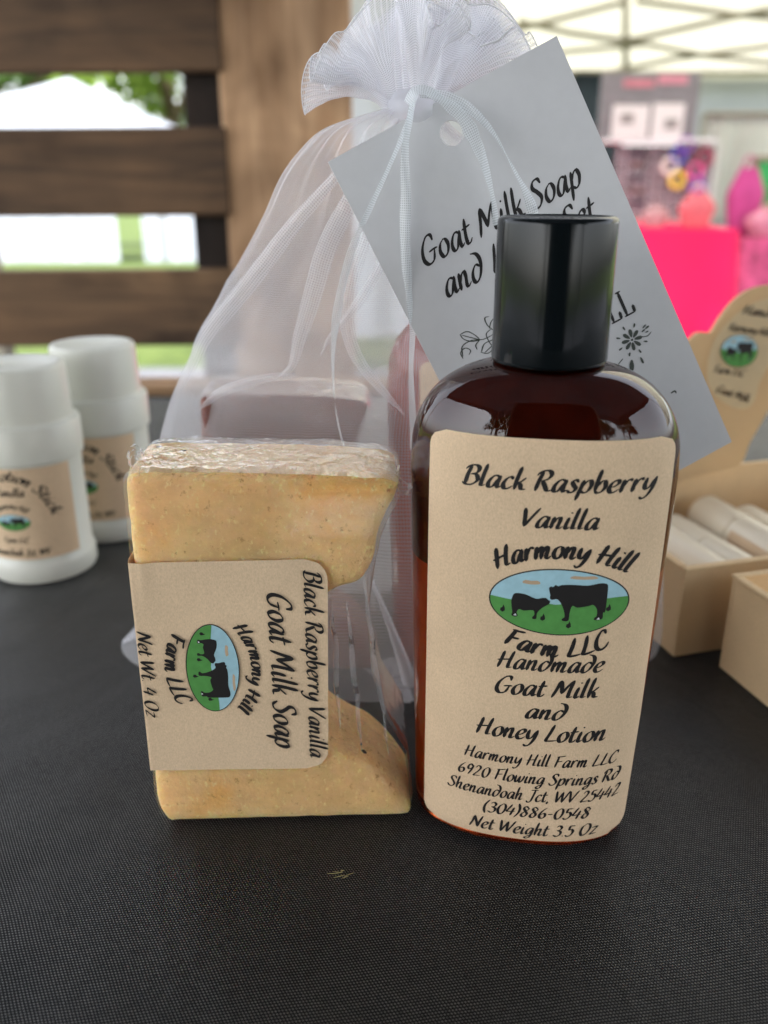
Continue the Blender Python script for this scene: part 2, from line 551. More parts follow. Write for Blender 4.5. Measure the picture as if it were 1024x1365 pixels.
# ------------------------------------------------------------------ brush-script lettering, drawn stroke by stroke
D = lambda x, y: [(x - .012, y - .02), (x + .012, y + .02)]
GL = {
 'a': (.43, [[(.35,.40),(.27,.46),(.17,.42),(.07,.25),(.05,.08),(.12,.0),(.22,.08),(.35,.40)], [(.38,.46),(.33,.18),(.35,.02),(.46,.09)]]),
 'b': (.39, [[(.11,.84),(.07,.4),(.06,.06)], [(.06,.08),(.14,.0),(.27,.06),(.34,.24),(.29,.43),(.19,.41),(.08,.2)]]),
 'c': (.32, [[(.29,.37),(.25,.46),(.12,.38),(.04,.17),(.1,.01),(.21,.02),(.33,.13)]]),
 'd': (.42, [[(.34,.38),(.22,.46),(.08,.30),(.05,.09),(.14,.0),(.28,.12),(.38,.36),(.39,.58),(.31,.74),(.15,.80)]]),
 'e': (.34, [[(.07,.19),(.2,.24),(.3,.36),(.24,.46),(.1,.36),(.04,.15),(.12,.01),(.23,.03),(.34,.13)]]),
 'f': (.3, [[(.36,.72),(.28,.82),(.19,.66),(.12,.2),(.03,-.24)], [(.03,.44),(.3,.46)]]),
 'g': (.42, [[(.35,.40),(.27,.46),(.17,.42),(.07,.25),(.06,.1),(.13,.03),(.24,.12),(.35,.42)], [(.38,.46),(.33,.12),(.26,-.18),(.12,-.29),(.04,-.2),(.18,-.08),(.44,.08)]]),
 'h': (.41, [[(.13,.84),(.07,.4),(.05,.0)], [(.06,.18),(.16,.38),(.27,.45),(.29,.32),(.25,.1),(.3,.01),(.41,.10)]]),
 'i': (.19, [[(.1,.46),(.05,.15),(.08,.01),(.19,.09)], D(.15, .65)]),
 'j': (.2, [[(.12,.46),(.07,.0),(-.02,-.24),(-.12,-.26)], D(.17, .65)]),
 'k': (.36, [[(.13,.84),(.07,.4),(.05,.0)], [(.33,.45),(.2,.3),(.09,.22)], [(.11,.24),(.2,.19),(.25,.04),(.38,.03)]]),
 'l': (.19, [[(.13,.84),(.07,.35),(.06,.04),(.18,.07)]]),
 'm': (.58, [[(.08,.46),(.05,.2),(.04,.0)], [(.05,.16),(.15,.38),(.24,.45),(.25,.3),(.22,.0)], [(.23,.16),(.33,.38),(.42,.45),(.44,.3),(.4,.08),(.46,.01),(.57,.10)]]),
 'n': (.41, [[(.08,.46),(.05,.2),(.04,.0)], [(.05,.16),(.15,.38),(.26,.45),(.28,.3),(.25,.08),(.3,.01),(.41,.10)]]),
 'o': (.37, [[(.23,.46),(.1,.36),(.04,.16),(.12,.0),(.26,.06),(.34,.26),(.29,.43),(.2,.46)]]),
 'p': (.4, [[(.1,.46),(.05,.1),(-.01,-.28)], [(.06,.18),(.16,.38),(.28,.46),(.35,.3),(.29,.08),(.17,.0),(.07,.08)]]),
 'r': (.31, [[(.08,.46),(.05,.2),(.04,.0)], [(.05,.18),(.15,.39),(.25,.47),(.31,.41)]]),
 's': (.29, [[(.27,.39),(.19,.47),(.1,.39),(.15,.27),(.23,.16),(.18,.03),(.07,.0),(.0,.08)]]),
 't': (.26, [[(.15,.68),(.08,.25),(.09,.03),(.18,.02),(.26,.12)], [(.0,.43),(.14,.45),(.29,.48)]]),
 'u': (.42, [[(.08,.46),(.04,.18),(.1,.01),(.22,.1),(.32,.4)], [(.34,.46),(.3,.15),(.33,.02),(.43,.09)]]),
 'w': (.54, [[(.07,.46),(.05,.15),(.1,.01),(.2,.14),(.28,.42)], [(.29,.43),(.27,.12),(.33,.01),(.43,.14),(.5,.36),(.49,.47)]]),
 'y': (.4, [[(.08,.46),(.05,.2),(.12,.06),(.24,.16),(.34,.42)], [(.37,.46),(.31,.06),(.2,-.2),(.07,-.29),(-.02,-.22)]]),
 'z': (.34, [[(.04,.42),(.16,.45),(.31,.44),(.16,.22),(.02,.02),(.16,.03),(.33,.05)]]),
 'B': (.47, [[(.17,.72),(.1,.4),(.07,.02)], [(.0,.58),(.12,.72),(.3,.76),(.41,.66),(.36,.48),(.18,.41)], [(.18,.41),(.36,.4),(.43,.22),(.3,.04),(.12,.0),(-.02,.07)]]),
 'C': (.45, [[(.44,.58),(.42,.72),(.28,.72),(.09,.46),(.05,.16),(.17,.0),(.34,.04),(.47,.18)]]),
 'F': (.47, [[(.19,.72),(.15,.4),(.09,.0)], [(.08,.68),(.3,.71),(.55,.76)], [(.13,.37),(.26,.38),(.43,.42)]]),
 'G': (.54, [[(.47,.58),(.44,.73),(.28,.72),(.09,.46),(.05,.16),(.18,.0),(.36,.06),(.46,.32)], [(.27,.31),(.44,.34),(.56,.34)]]),
 'H': (.6, [[(.19,.75),(.14,.4),(.07,.0)], [(.54,.78),(.46,.4),(.43,.05),(.57,.06)], [(.0,.34),(.24,.38),(.54,.43)]]),
 'J': (.44, [[(.38,.74),(.3,.3),(.22,-.02),(.08,-.1),(-.02,.0)], [(.14,.7),(.36,.74),(.54,.75)]]),
 'L': (.43, [[(.24,.75),(.15,.36),(.07,.05),(.2,.02),(.45,.06)]]),
 'M': (.7, [[(.17,.72),(.1,.36),(.0,.0)], [(.19,.73),(.27,.4),(.3,.18)], [(.3,.18),(.44,.48),(.6,.75)], [(.62,.75),(.56,.4),(.55,.05),(.69,.06)]]),
 'N': (.55, [[(.15,.7),(.1,.36),(.0,.0)], [(.15,.73),(.28,.4),(.4,.03)], [(.4,.03),(.46,.4),(.56,.78)]]),
 'O': (.53, [[(.3,.74),(.12,.56),(.06,.24),(.17,.0),(.37,.1),(.5,.4),(.46,.66),(.28,.74)]]),
 'R': (.5, [[(.17,.72),(.1,.4),(.05,.0)], [(.0,.57),(.12,.72),(.32,.76),(.42,.63),(.34,.45),(.15,.37)], [(.2,.38),(.3,.2),(.4,.03),(.54,.05)]]),
 'S': (.43, [[(.42,.6),(.36,.73),(.2,.71),(.14,.55),(.26,.4),(.36,.22),(.26,.03),(.09,.0),(-.02,.13)]]),
 'V': (.47, [[(.05,.74),(.1,.4),(.14,.02)], [(.14,.02),(.32,.4),(.52,.78)]]),
 'W': (.72, [[(.05,.74),(.08,.4),(.12,.02)], [(.12,.02),(.26,.36),(.4,.7)], [(.4,.7),(.4,.36),(.43,.02)], [(.43,.02),(.6,.4),(.76,.78)]]),
 '0': (.45, [[(.27,.7),(.1,.5),(.06,.2),(.16,.0),(.32,.1),(.41,.4),(.37,.64),(.26,.7)]]),
 '2': (.42, [[(.08,.55),(.2,.7),(.34,.62),(.28,.4),(.03,.03),(.2,.04),(.39,.05)]]),
 '3': (.4, [[(.08,.6),(.22,.7),(.34,.58),(.27,.42),(.14,.38)], [(.14,.38),(.33,.32),(.33,.12),(.18,.0),(.0,.07)]]),
 '4': (.43, [[(.22,.72),(.1,.45),(.02,.25),(.2,.26),(.42,.29)], [(.35,.52),(.28,.25),(.23,.0)]]),
 '5': (.4, [[(.38,.69),(.24,.68),(.15,.66),(.1,.4)], [(.1,.4),(.26,.44),(.34,.28),(.24,.06),(.09,.0),(-.01,.08)]]),
 '6': (.4, [[(.34,.72),(.16,.5),(.05,.22),(.12,.02),(.26,.04),(.34,.2),(.26,.35),(.08,.2)]]),
 '8': (.41, [[(.33,.6),(.21,.7),(.11,.57),(.2,.4),(.31,.22),(.2,.01),(.06,.06),(.07,.2),(.21,.38),(.35,.54),(.32,.63)]]),
 '9': (.42, [[(.37,.58),(.23,.71),(.1,.5),(.16,.35),(.3,.43),(.39,.64)], [(.39,.64),(.3,.3),(.17,.0)]]),
 '(': (.22, [[(.24,.82),(.08,.5),(.05,.2),(.13,-.1)]]),
 ')': (.22, [[(.08,.82),(.17,.5),(.13,.2),(-.03,-.1)]]),
 '-': (.3, [[(.03,.29),(.26,.31)]]),
 '.': (.15, [D(.05, .03)]), ',': (.16, [[(.08,.05),(.03,-.12)]]), "'": (.12, [[(.08,.8),(.04,.62)]]),
}
SERIF = {
 'H': (.72, [[(.12,.72),(.12,.0)], [(.58,.72),(.58,.0)], [(.12,.37),(.58,.37)], [(.02,.72),(.22,.72)], [(.02,.0),(.22,.0)], [(.48,.72),(.68,.72)], [(.48,.0),(.68,.0)]]),
 'I': (.32, [[(.14,.72),(.14,.0)], [(.03,.72),(.25,.72)], [(.03,.0),(.25,.0)]]),
 'L': (.58, [[(.14,.72),(.14,.0)], [(.02,.72),(.26,.72)], [(.02,.0),(.5,.0)], [(.5,.0),(.53,.2)]]),
 'A': (.66, [[(.06,.0),(.3,.74)], [(.3,.74),(.56,.0)], [(.15,.26),(.47,.26)], [(.0,.0),(.15,.0)], [(.46,.0),(.64,.0)]]),
}
def stroke_poly(pts, W, nib=24, taper=(0.45, 0.4), step=0.035, floor=0.42):
    c = resample(catmull([(x, y, 0) for x, y in pts], 10), step) if len(pts) > 2 else resample([Vector((*p, 0)) for p in pts], step)
    n = len(c)
    left, right = [], []
    for i, p in enumerate(c):
        d = (c[min(i + 1, n - 1)] - c[max(i - 1, 0)]).normalized()
        ang = math.atan2(d.y, d.x)
        w = W * max(floor, abs(math.sin(ang - R(nib))))
        s = i / (n - 1)
        k = 1.0
        if s < 0.16: k = taper[0] + (1 - taper[0]) * math.sin(s / 0.16 * math.pi / 2)
        if s > 0.8: k = min(k, taper[1] + (1 - taper[1]) * math.sin((1 - s) / 0.2 * math.pi / 2))
        nn = Vector((-d.y, d.x, 0)) * (w * k / 2)
        left.append(p + nn)
        right.append(p - nn)
    # round ends
    e0 = c[0] - (c[1] - c[0]).normalized() * (left[0] - right[0]).length * 0.38
    e1 = c[-1] + (c[-1] - c[-2]).normalized() * (left[-1] - right[-1]).length * 0.38
    V = left + right + [e0, e1]
    Fc = [(i, n + i, n + i + 1, i + 1) for i in range(n - 1)] + [(2 * n, n, 0), (n - 1, 2 * n - 1, 2 * n + 1)]
    return V, Fc
def text_shapes(s, weight=0.105, slant=0.17, table=None, spacing=0.035, nib=24, floor=0.42):
    """list of (verts, faces) in em units, with natural width; x from 0"""
    table = table or GL
    x, shapes = 0.0, []
    for ch in s:
        if ch == ' ':
            x += 0.24
            continue
        adv, strokes = table[ch]
        for st in strokes:
            V, Fc = stroke_poly(st, weight, nib, floor=floor)
            shapes.append(([Vector((v.x + x + v.y * slant, v.y, 0)) for v in V], Fc))
        x += adv + spacing
    return shapes, x - spacing
SCRIPT_BOLD = dict(weight=0.16, slant=0.10, nib=10, floor=0.55)
class Print:
    """ink shapes in flat label coordinates, mapped onto a surface by fn(x, y, lift)"""
    def __init__(s, fn, lift=0.00005):
        s.fn, s.mb, s.lift, s.k = fn, MB(), lift, 0
    def put(s, V, Fc, m=0, lift=None):
        s.k += 1
        L = (s.lift if lift is None else lift) + s.k * 2e-7
        s.mb.add([s.fn(v[0], v[1], L) for v in V], Fc, m)
    def line(s, txt, o, ex, ey, width, cap, m=0, **kw):
        """o = start of the baseline, ex/ey unit vectors in label space"""
        sh, w = text_shapes(txt, **kw)
        o, ex, ey = Vector(o), Vector(ex), Vector(ey)
        kx, ky = width / w, cap / 0.74
        for V, Fc in sh:
            s.put([o + ex * v.x * kx + ey * v.y * ky for v in V], Fc, m)
    def arc(s, txt, c, rx, ry, a0, a1, cap, ex, ey, m=0, under=False, **kw):
        """text along an ellipse from angle a0 to a1 (degrees); under = letters hang inside the lower arc, upright"""
        sh, w = text_shapes(txt, **kw)
        c, ex, ey = Vector(c), Vector(ex), Vector(ey)
        ky = cap / 0.74
        for V, Fc in sh:
            out = []
            for v in V:
                a = R(a0 + (a1 - a0) * v.x / w)
                px, py = math.cos(a) * rx, math.sin(a) * ry
                nx, ny = math.cos(a) / rx, math.sin(a) / ry
                l = math.hypot(nx, ny)
                nx, ny = nx / l, ny / l
                if under:
                    nx, ny = -nx, -ny
                out.append(c + ex * (px + nx * v.y * ky) + ey * (py + ny * v.y * ky))
            s.put(out, Fc, m)
    def brand(s, c, ex, ey, rx, top, bot, cap):
        c, ex, ey = Vector(c), Vector(ex), Vector(ey)
        for txt, (rr, off, half), under in (("Harmony Hill", top, False), ("Farm LLC", bot, True)):
            if under: s.arc(txt, c + ey * (rr - off) * rx, rr * rx, rr * rx, 270 - half, 270 + half, cap[1] * rx, ex, ey, under=True, **SCRIPT_BOLD)
            else: s.arc(txt, c + ey * (off - rr) * rx, rr * rx, rr * rx, 90 + half, 90 - half, cap[0] * rx, ex, ey, **SCRIPT_BOLD)
    def poly(s, pts, m, lift, maxedge=0.0012):
        bm = bmesh.new()
        vs = [bm.verts.new((p[0], p[1], 0)) for p in pts]
        bm.faces.new(vs)
        bmesh.ops.triangulate(bm, faces=list(bm.faces))
        for _ in range(5):
            es = [e for e in bm.edges if e.calc_length() > maxedge]
            if not es:
                break
            bmesh.ops.subdivide_edges(bm, edges=es, cuts=1)
            bmesh.ops.triangulate(bm, faces=[f for f in bm.faces if len(f.verts) > 3])
        bm.verts.index_update()
        s.put([v.co for v in bm.verts], [[v.index for v in f.verts] for f in bm.faces], m, lift)
        bm.free()
    def build(s, name, mats, parent):
        return s.mb.build(name, mats, parent)

COW = [(520,628),(514,606),(519,598),(530,598),(536,591),(546,595),(560,590),(600,588),(650,590),(690,583),(712,584),(722,594),(723,640),(721,686),(714,690),(713,712),(686,716),(684,708),(692,700),(690,676),(676,660),(660,664),(620,670),(602,664),(594,690),(592,718),(572,720),(568,713),(577,704),(572,680),(560,656),(546,642),(530,645),(520,641)]
CALF = [(385,645),(390,634),(402,630),(432,632),(470,645),(490,641),(506,640),(514,646),(521,650),(519,660),(508,668),(496,676),(484,688),(477,700),(476,718),(464,720),(461,713),(468,704),(463,688),(430,692),(412,688),(404,700),(408,712),(398,717),(385,712),(388,700),(384,680),(382,660)]
def emblem(pr, c, ex, ey, rx, mx=0.0012):
    """two black cattle on a green field under a blue sky, in a dark-rimmed oval"""
    c, ex, ey = Vector(c), Vector(ex), Vector(ey)
    def T(x, y): return c + ex * (x * rx) + ey * (y * rx)
    ry = 0.468
    ell = lambda k, n=72: [(math.cos(2 * math.pi * i / n) * k, math.sin(2 * math.pi * i / n) * ry * (k if k < 1 else 1 + (k - 1) / ry)) for i in range(n)]
    pr.poly([T(*p) for p in ell(1.014)], 0, 0.00004, mx)
    pr.poly([T(*p) for p in ell(0.993)], 1, 0.00007, mx)
    n = 40
    a0, a1 = math.asin(0.03 / ry), math.asin(0.075 / ry)
    arc = []
    for i in range(n + 1):
        a = math.pi - a0 + (math.pi + a0 + a1) * i / n
        arc.append((math.cos(a) * 0.993, math.sin(a) * ry * 0.993))
    top = [(0.8, 0.075), (0.5, 0.055), (0.2, 0.0), (-0.05, -0.03), (-0.3, 0.0), (-0.7, 0.0)]
    pr.poly([T(*p) for p in arc + top], 2, 0.00010, mx)
    for cx, cy, w, h in ((-0.412, 0.26, .13, .035), (0.328, 0.36, .2, .03)):
        pts = []
        for i in range(16):
            a = 2 * math.pi * i / 16
            pts.append(T(cx + math.cos(a) * w, cy + (math.sin(a) if math.sin(a) < 0.2 else math.sin(a) * (1.25 + 0.4 * math.sin(3 * a))) * h * (0.6 if math.sin(a) < 0 else 1)))
        pr.poly(pts, 3, 0.00010, mx)
    for shp in (COW, CALF):
        pts = [((x - 553) / 250, (655 - y) / 250) for x, y in shp]
        pts = catmull([(a, b, 0) for a, b in pts], 3, True)
        pr.poly([T(p.x, p.y) for p in pts], 0, 0.00013, mx)
    for x, y in ((352, 690), (499, 710), (594, 733), (732, 672)):
        q = [(0, -14), (9, -8), (8, 2), (2, 14), (-1, 4), (-8, 0), (-9, -9)]
        pr.poly([T((x + a - 553) / 250, (655 - y + b) / 250) for a, b in q], 0, 0.00013, mx)
    for x, y in ((699, 711), (399, 709)):
        pr.poly([T((x + a - 553) / 250, (655 - y + b) / 250) for a, b in ((-7, -3), (5, -3), (1, 5))], 4, 0.00016, mx)
ART = [M['ink'], M['sky_print'], M['grass_print'], M['cloud_print'], M['card_white']]

# ------------------------------------------------------------------ ground
def gz(x, y):
    z = -0.75
    if y > 5:
        z -= (y - 5) * 0.051 if y < 60 else 55 * 0.051
    return z
mg, nt, out = new_mat('mown_grass')
b = bsdf(nt, out, (0.06, 0.12, 0.02), 0.9, 0.2)
f = noise_tex(nt, coords(nt), 3.5, 8, 0.7)
nt.links.new(ramp(nt, f, [(0.3, (0.035, 0.055, 0.014)), (0.5, (0.068, 0.10, 0.023)), (0.72, (0.11, 0.14, 0.04))]), b.inputs['Base Color'])
nt.links.new(bump(nt, f, 0.8, 0.05), b.inputs['Normal'])
xs = [-120, -60, -30, -15, -8, -4, 0, 4, 8, 15, 30, 60, 120]
ys = [-60, -20, -6, -2, 0, 2, 4, 5, 7, 10, 15, 20, 30, 45, 60, 120, 220]
gv = [(x, y, gz(x, y)) for y in ys for x in xs]
gf = [(j * 13 + i, j * 13 + i + 1, (j + 1) * 13 + i + 1, (j + 1) * 13 + i) for j in range(len(ys) - 1) for i in range(12)]
struct(obj('ground', gv, gf, mg, smooth=True))
mp_ = simple('grey_paving', (0.105, 0.11, 0.125), 0.85, 0.3, 0.15, 12, bmp=0.004)
struct(obj('path', [(-14, -9.0, -0.746), (14, -9.0, -0.746), (14, 4.35, -0.746), (-14, 4.35, -0.746)], [(0, 1, 2, 3)], mp_))

# ------------------------------------------------------------------ table with its black cloth
def build_table():
    t = thing('market_table', 'market table under a black woven cloth, carrying all the soaps and lotions', 'table', (0, 0.15, -0.75))
    X0, X1, Y0, Y1 = -0.95, 0.95, -0.28, 0.62
    nx, ny = 190, 90
    V, Fc = [], []
    for j in range(ny + 1):
        for i in range(nx + 1):
            x, y = X0 + (X1 - X0) * i / nx, Y0 + (Y1 - Y0) * j / ny
            far = max(0, min(1, (y - 0.36) / 0.1)) + max(0, min(1, (0.07 - y) / 0.06))
            z = -0.0004 + min(1, far) * 0.0016 * noise.noise(Vector((x * 9, y * 7, 1)))
            V.append((x, y - 0.15, z + 0.75))
        # skirt below
    for j in range(ny):
        for i in range(nx):
            a = j * (nx + 1) + i
            Fc.append((a, a + 1, a + nx + 2, a + nx + 1))
    # hanging skirt all round, with soft folds
    loop = [j * (nx + 1) + 0 for j in range(ny, 0, -1)] + [i for i in range(0, nx)] + [j * (nx + 1) + nx for j in range(0, ny)] + [ny * (nx + 1) + i for i in range(nx, 0, -1)]
    prev = loop
    for k in range(1, 11):
        cur = []
        for q, idx in enumerate(loop):
            p = Vector(V[idx])
            c = Vector((p.x, p.y - 0.02, 0))
            ox = -1 if idx % (nx + 1) == 0 else (1 if idx % (nx + 1) == nx else 0)
            oy = -1 if idx <= nx else (1 if idx >= ny * (nx + 1) else 0)
            amp = 0.004 + 0.018 * (k / 10) * (0.5 + 0.5 * math.sin(q * 0.32 + 1.3 * math.sin(q * 0.05)))
            cur.append(len(V))
            V.append((p.x + ox * amp, p.y + oy * amp, p.z - (0.006 if k == 1 else 0.006 + 0.72 * (k - 1) / 9)))
        m = len(loop)
        for q in range(m):
            Fc.append((prev[q], prev[(q + 1) % m], cur[(q + 1) % m], cur[q]))
        prev = cur
    obj('tablecloth', V, Fc, M['cloth'], t, True)
    top = MB()
    top.box((0, 0.02, 0.728), (1.86, 0.86, 0.03), bev=0.004)
    top.build('table_top', simple('grey_table_plastic', (0.4, 0.4, 0.4)), t)
    for sx in (-0.85, 0.85):
        for sy in (-0.33, 0.37):
            l = MB()
            l.tube([(sx, sy, 0.003), (sx, sy, 0.712)], 0.014, 10)
            l.build('leg', M['white_plastic'], t)
build_table()

# ------------------------------------------------------------------ lotion bottle
BROWS = [(0, .0212, .0128, 2.5), (.0007, .0234, .0146, 2.45), (.002, .0252, .0157, 2.4), (.0045, .0259, .0163, 2.4), (.03, .0266, .0168, 2.4), (.06, .0274, .0173, 2.4), (.082, .0280, .0176, 2.4),
         (.090, .0281, .0176, 2.4), (.096, .0278, .0174, 2.4), (.1005, .0267, .0169, 2.4), (.104, .0249, .0160, 2.4), (.1068, .0225, .0150, 2.4), (.109, .0196, .0136, 2.3), (.1106, .0164, .0125, 2.2), (.1116, .0132, .0114, 2.1), (.1121, .0108, .0104, 2.0)]
_bc = []
for i in range(len(BROWS) - 1):
    p = [Vector(BROWS[max(0, min(len(BROWS) - 1, i + k))]) for k in (-1, 0, 1, 2)]
    for k in range(5):
        t = k / 5
        # monotone enough: linear in the straight body, smooth at the shoulder
        if i < 8:
            _bc.append(p[1].lerp(p[2], t))
        else:
            _bc.append(0.5 * ((2 * p[1]) + (p[2] - p[0]) * t + (2 * p[0] - 5 * p[1] + 4 * p[2] - p[3]) * t * t + (3 * p[1] - p[0] - 3 * p[2] + p[3]) * t ** 3))
_bc.append(Vector(BROWS[-1]))
def bottle_row(z):
    z = max(0, min(BROWS[-1][0], z))
    for p, q in zip(_bc, _bc[1:]):
        if p[0] <= z <= q[0]:
            return p.lerp(q, (z - p[0]) / max(1e-9, q[0] - p[0]))
    return _bc[-1]
def front_y(x, z):
    _, a, b_, n = bottle_row(z)
    return b_ * max(0.0, 1 - min(1, abs(x) / a) ** n) ** (1 / n)
def bottle_map(x, z, lift):
    """point on the bottle's front, lifted along the outward normal"""
    e = 0.0004
    y0 = front_y(x, z)
    dx = (front_y(x + e, z) - front_y(x - e, z)) / (2 * e)
    n = Vector((-dx, -1, 0))
    n.y = -1
    n.x = -dx
    n.normalize()
    return Vector((x, -y0, z)) + n * lift
def make_bottle(label, loc, rz, level=0.069, fill='lotion'):
    t = thing('lotion_bottle', label, 'bottle', loc, rz)
    NS = 120
    V, Fc = [], []
    for r_ in _bc:
        z, a, b_, n = r_
        for k in range(NS):
            th = 2 * math.pi * k / NS
            c, s = math.cos(th), math.sin(th)
            V.append((a * math.copysign(abs(c) ** (2 / n), c), b_ * math.copysign(abs(s) ** (2 / n), s), z))
    for i in range(len(_bc) - 1):
        for k in range(NS):
            k2 = (k + 1) % NS
            Fc.append((i * NS + k, i * NS + k2, (i + 1) * NS + k2, (i + 1) * NS + k))
    Fc.append(tuple(range(NS - 1, -1, -1)))
    # neck
    base = (len(_bc) - 1) * NS
    off = len(V)
    for k in range(NS):
        th = 2 * math.pi * k / NS
        V.append((.0096 * math.cos(th), .0096 * math.sin(th), .1165))
    for k in range(NS):
        k2 = (k + 1) % NS
        Fc.append((base + k, base + k2, off + k2, off + k))
    Fc.append(tuple(off + k for k in range(NS)))
    body = obj('bottle_body', V, Fc, M['amber'], t, True)
    smooth_by_angle(body, 50)
    # the lotion inside up to the shoulder, and an added dark lining above that paints in the shoulder's shade
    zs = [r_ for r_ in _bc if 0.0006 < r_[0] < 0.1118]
    for nm, inner, mt in (('lotion_fill', [r_ for r_ in zs if r_[0] < level], M[fill]), ('upper_shade_lining', [r_ for r_ in zs if r_[0] > level - 0.0002], M['shade_lining'])):
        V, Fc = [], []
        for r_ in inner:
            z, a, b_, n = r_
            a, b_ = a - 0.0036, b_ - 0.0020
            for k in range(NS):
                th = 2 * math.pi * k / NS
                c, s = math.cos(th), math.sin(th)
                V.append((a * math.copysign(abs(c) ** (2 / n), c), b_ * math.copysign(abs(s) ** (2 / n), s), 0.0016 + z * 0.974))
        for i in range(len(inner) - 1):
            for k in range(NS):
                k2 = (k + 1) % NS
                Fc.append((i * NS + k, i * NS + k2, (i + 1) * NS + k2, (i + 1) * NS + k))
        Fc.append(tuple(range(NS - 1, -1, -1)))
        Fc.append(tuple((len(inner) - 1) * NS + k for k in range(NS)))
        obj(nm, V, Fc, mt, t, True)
    cap = MB()
    cr = .01165
    cap.lathe([(.0101, .1122), (cr - .0006, .1122), (cr - .0001, .1125), (cr + .0001, .1132), (cr, .118), (cr, .1392), (cr - .00015, .1399), (cr - .0007, .1403), (cr - .0012, .14035), (cr - .0016, .1400), (.004, .1399), (.0, .1399)], 96)
    smooth_by_angle(cap.build('cap', M['cap_black'], t), 45)
    # kraft label on the front
    zb, zt, rc = .0030, .1003, .0034
    nz, nx = 90, 60
    V, Fc = [], []
    for j in range(nz + 1):
        z = zb + (zt - zb) * j / nz
        xl = -.0226
        xr = min(.0258, bottle_row(z)[1] - .0009)
        ins = 0
        for d in (zt - z, z - zb):
            if d < rc:
                ins = max(ins, rc - math.sqrt(max(0, rc * rc - (rc - d) ** 2)))
        for i in range(nx + 1):
            x = (xl + ins) + (xr - xl - 2 * ins) * i / nx
            V.append(bottle_map(x, z, 0.00012))
    for j in range(nz):
        for i in range(nx):
            a = j * (nx + 1) + i
            Fc.append((a, a + 1, a + nx + 2, a + nx + 1))
    lab = obj('label', V, Fc, M['kraft_label'], t, True)
    return t, lab
BLOC, BRZ = (0.0338, 0.1767, 0), R(-10)
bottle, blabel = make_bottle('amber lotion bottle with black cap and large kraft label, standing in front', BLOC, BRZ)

_bm = Matrix.Translation(BLOC) @ Matrix.Rotation(BRZ, 4, 'Z')
_bi = _bm.inverted()
def on_bottle(u, v):
    """photo pixel -> (x, z) on the bottle's front"""
    o = _bi @ CAMP
    d = (_bi.to_3x3() @ ray(u, v))
    lo, hi = 0.10, -o.y / d.y
    for _ in range(50):
        m = (lo + hi) / 2
        p = o + d * m
        if p.y + front_y(p.x, p.z) < 0 and abs(p.x) < 0.05: lo = m
        else: hi = m
    p = o + d * lo
    return p.x, p.z
def bmap(x, z, lift): return bottle_map(x, z, 0.00012 + lift)
pr = Print(bmap)
X, Z = (1, 0, 0), (0, 1, 0)
BL = [("Black Raspberry", 617, 872, 655, 628), ("Vanilla", 693, 797, 704, 679), ("Handmade", 661, 803, 895, 873),
      ("Goat Milk", 659, 796, 929, 906), ("and", 700, 752, 959, 938), ("Honey Lotion", 633, 806, 988, 966),
      ("Harmony Hill Farm LLC", 618, 820, 1022, 1007), ("6920 Flowing Springs Rd", 610, 823, 1046, 1031),
      ("Shenandoah Jct, WV 25442", 597, 823, 1069, 1054), ("(304)886-0548", 643, 785, 1091, 1076), ("Net Weight 3.5 Oz", 626, 794, 1114, 1099)]
for s, xl, xr, vb, vt in BL:
    uc = 735
    zb_, zt_ = on_bottle(uc, vb)[1], on_bottle(uc, vt)[1]
    vm = vb - 8
    x0, x1 = on_bottle(xl, vm)[0], on_bottle(xr, vm)[0]
    pr.line(s, (x0, zb_, 0), X, Z, x1 - x0, zt_ - zb_, weight=0.15 if vb < 1000 else 0.14)
# oval emblem with its arched name
ce = on_bottle(745, 803)
rxe = (on_bottle(837, 803)[0] - on_bottle(653, 803)[0]) / 2
zu = abs(on_bottle(745, 760)[1] - on_bottle(745, 846)[1]) / 2
pr.brand((ce[0], ce[1], 0), X, (0, zu / (rxe * 0.468), 0), rxe, (2.05, .63, 27), (2.0, .81, 23), (.27, .27))
pr.build('lettering', [M['ink']], blabel)
pe = Print(bmap)
emblem(pe, (ce[0], ce[1], 0), X, (0, zu / (rxe * 0.468), 0), rxe)
pe.build('emblem', ART, blabel)

# ------------------------------------------------------------------ soap bars in film
def soap_mesh(outline, depth, jit, seed, bev=0.0028):
    pts = resample(catmull([Vector((a, b_, 0)) for a, b_ in outline], 6, True), 0.0011, True)
    q = [Vector((p.x + jit * noise.noise(Vector((p.x * 260, p.y * 260, seed))), 0, p.y + jit * noise.noise(Vector((p.x * 260, p.y * 260, seed + 9))))) for p in pts]
    q = [p for p in q]
    n = len(q)
    # inward normals in the x-z plane
    area = sum(q[i].x * q[(i + 1) % n].z - q[(i + 1) % n].x * q[i].z for i in range(n))
    sg = 1 if area > 0 else -1
    nor = []
    for i in range(n):
        d = q[(i + 2) % n] - q[(i - 2) % n]
        d.normalize()
        nor.append(Vector((-d.z * sg, 0, d.x * sg)))
    rings = []
    for ins, y in ((bev * 0.9, 0), (bev * 0.45, bev * 0.12), (bev * 0.14, bev * 0.45), (0, bev), (0, depth * 0.35), (0, depth * 0.65), (0, depth - bev), (bev * 0.3, depth - bev * 0.35), (bev, depth)):
        rings.append([Vector((q[i].x + nor[i].x * ins, y, q[i].z + nor[i].z * ins)) for i in range(n)])
    V, Fc = [], []
    for r_ in rings: V += r_
    for k in range(len(rings) - 1):
        for i in range(n):
            j = (i + 1) % n
            Fc.append((k * n + i, k * n + j, (k + 1) * n + j, (k + 1) * n + i))
    tri = tessellate_polygon([rings[0]])
    Fc += [tuple(t) for t in tri]
    L = (len(rings) - 1) * n
    Fc += [tuple(L + x for x in t) for t in tri]
    return V, Fc
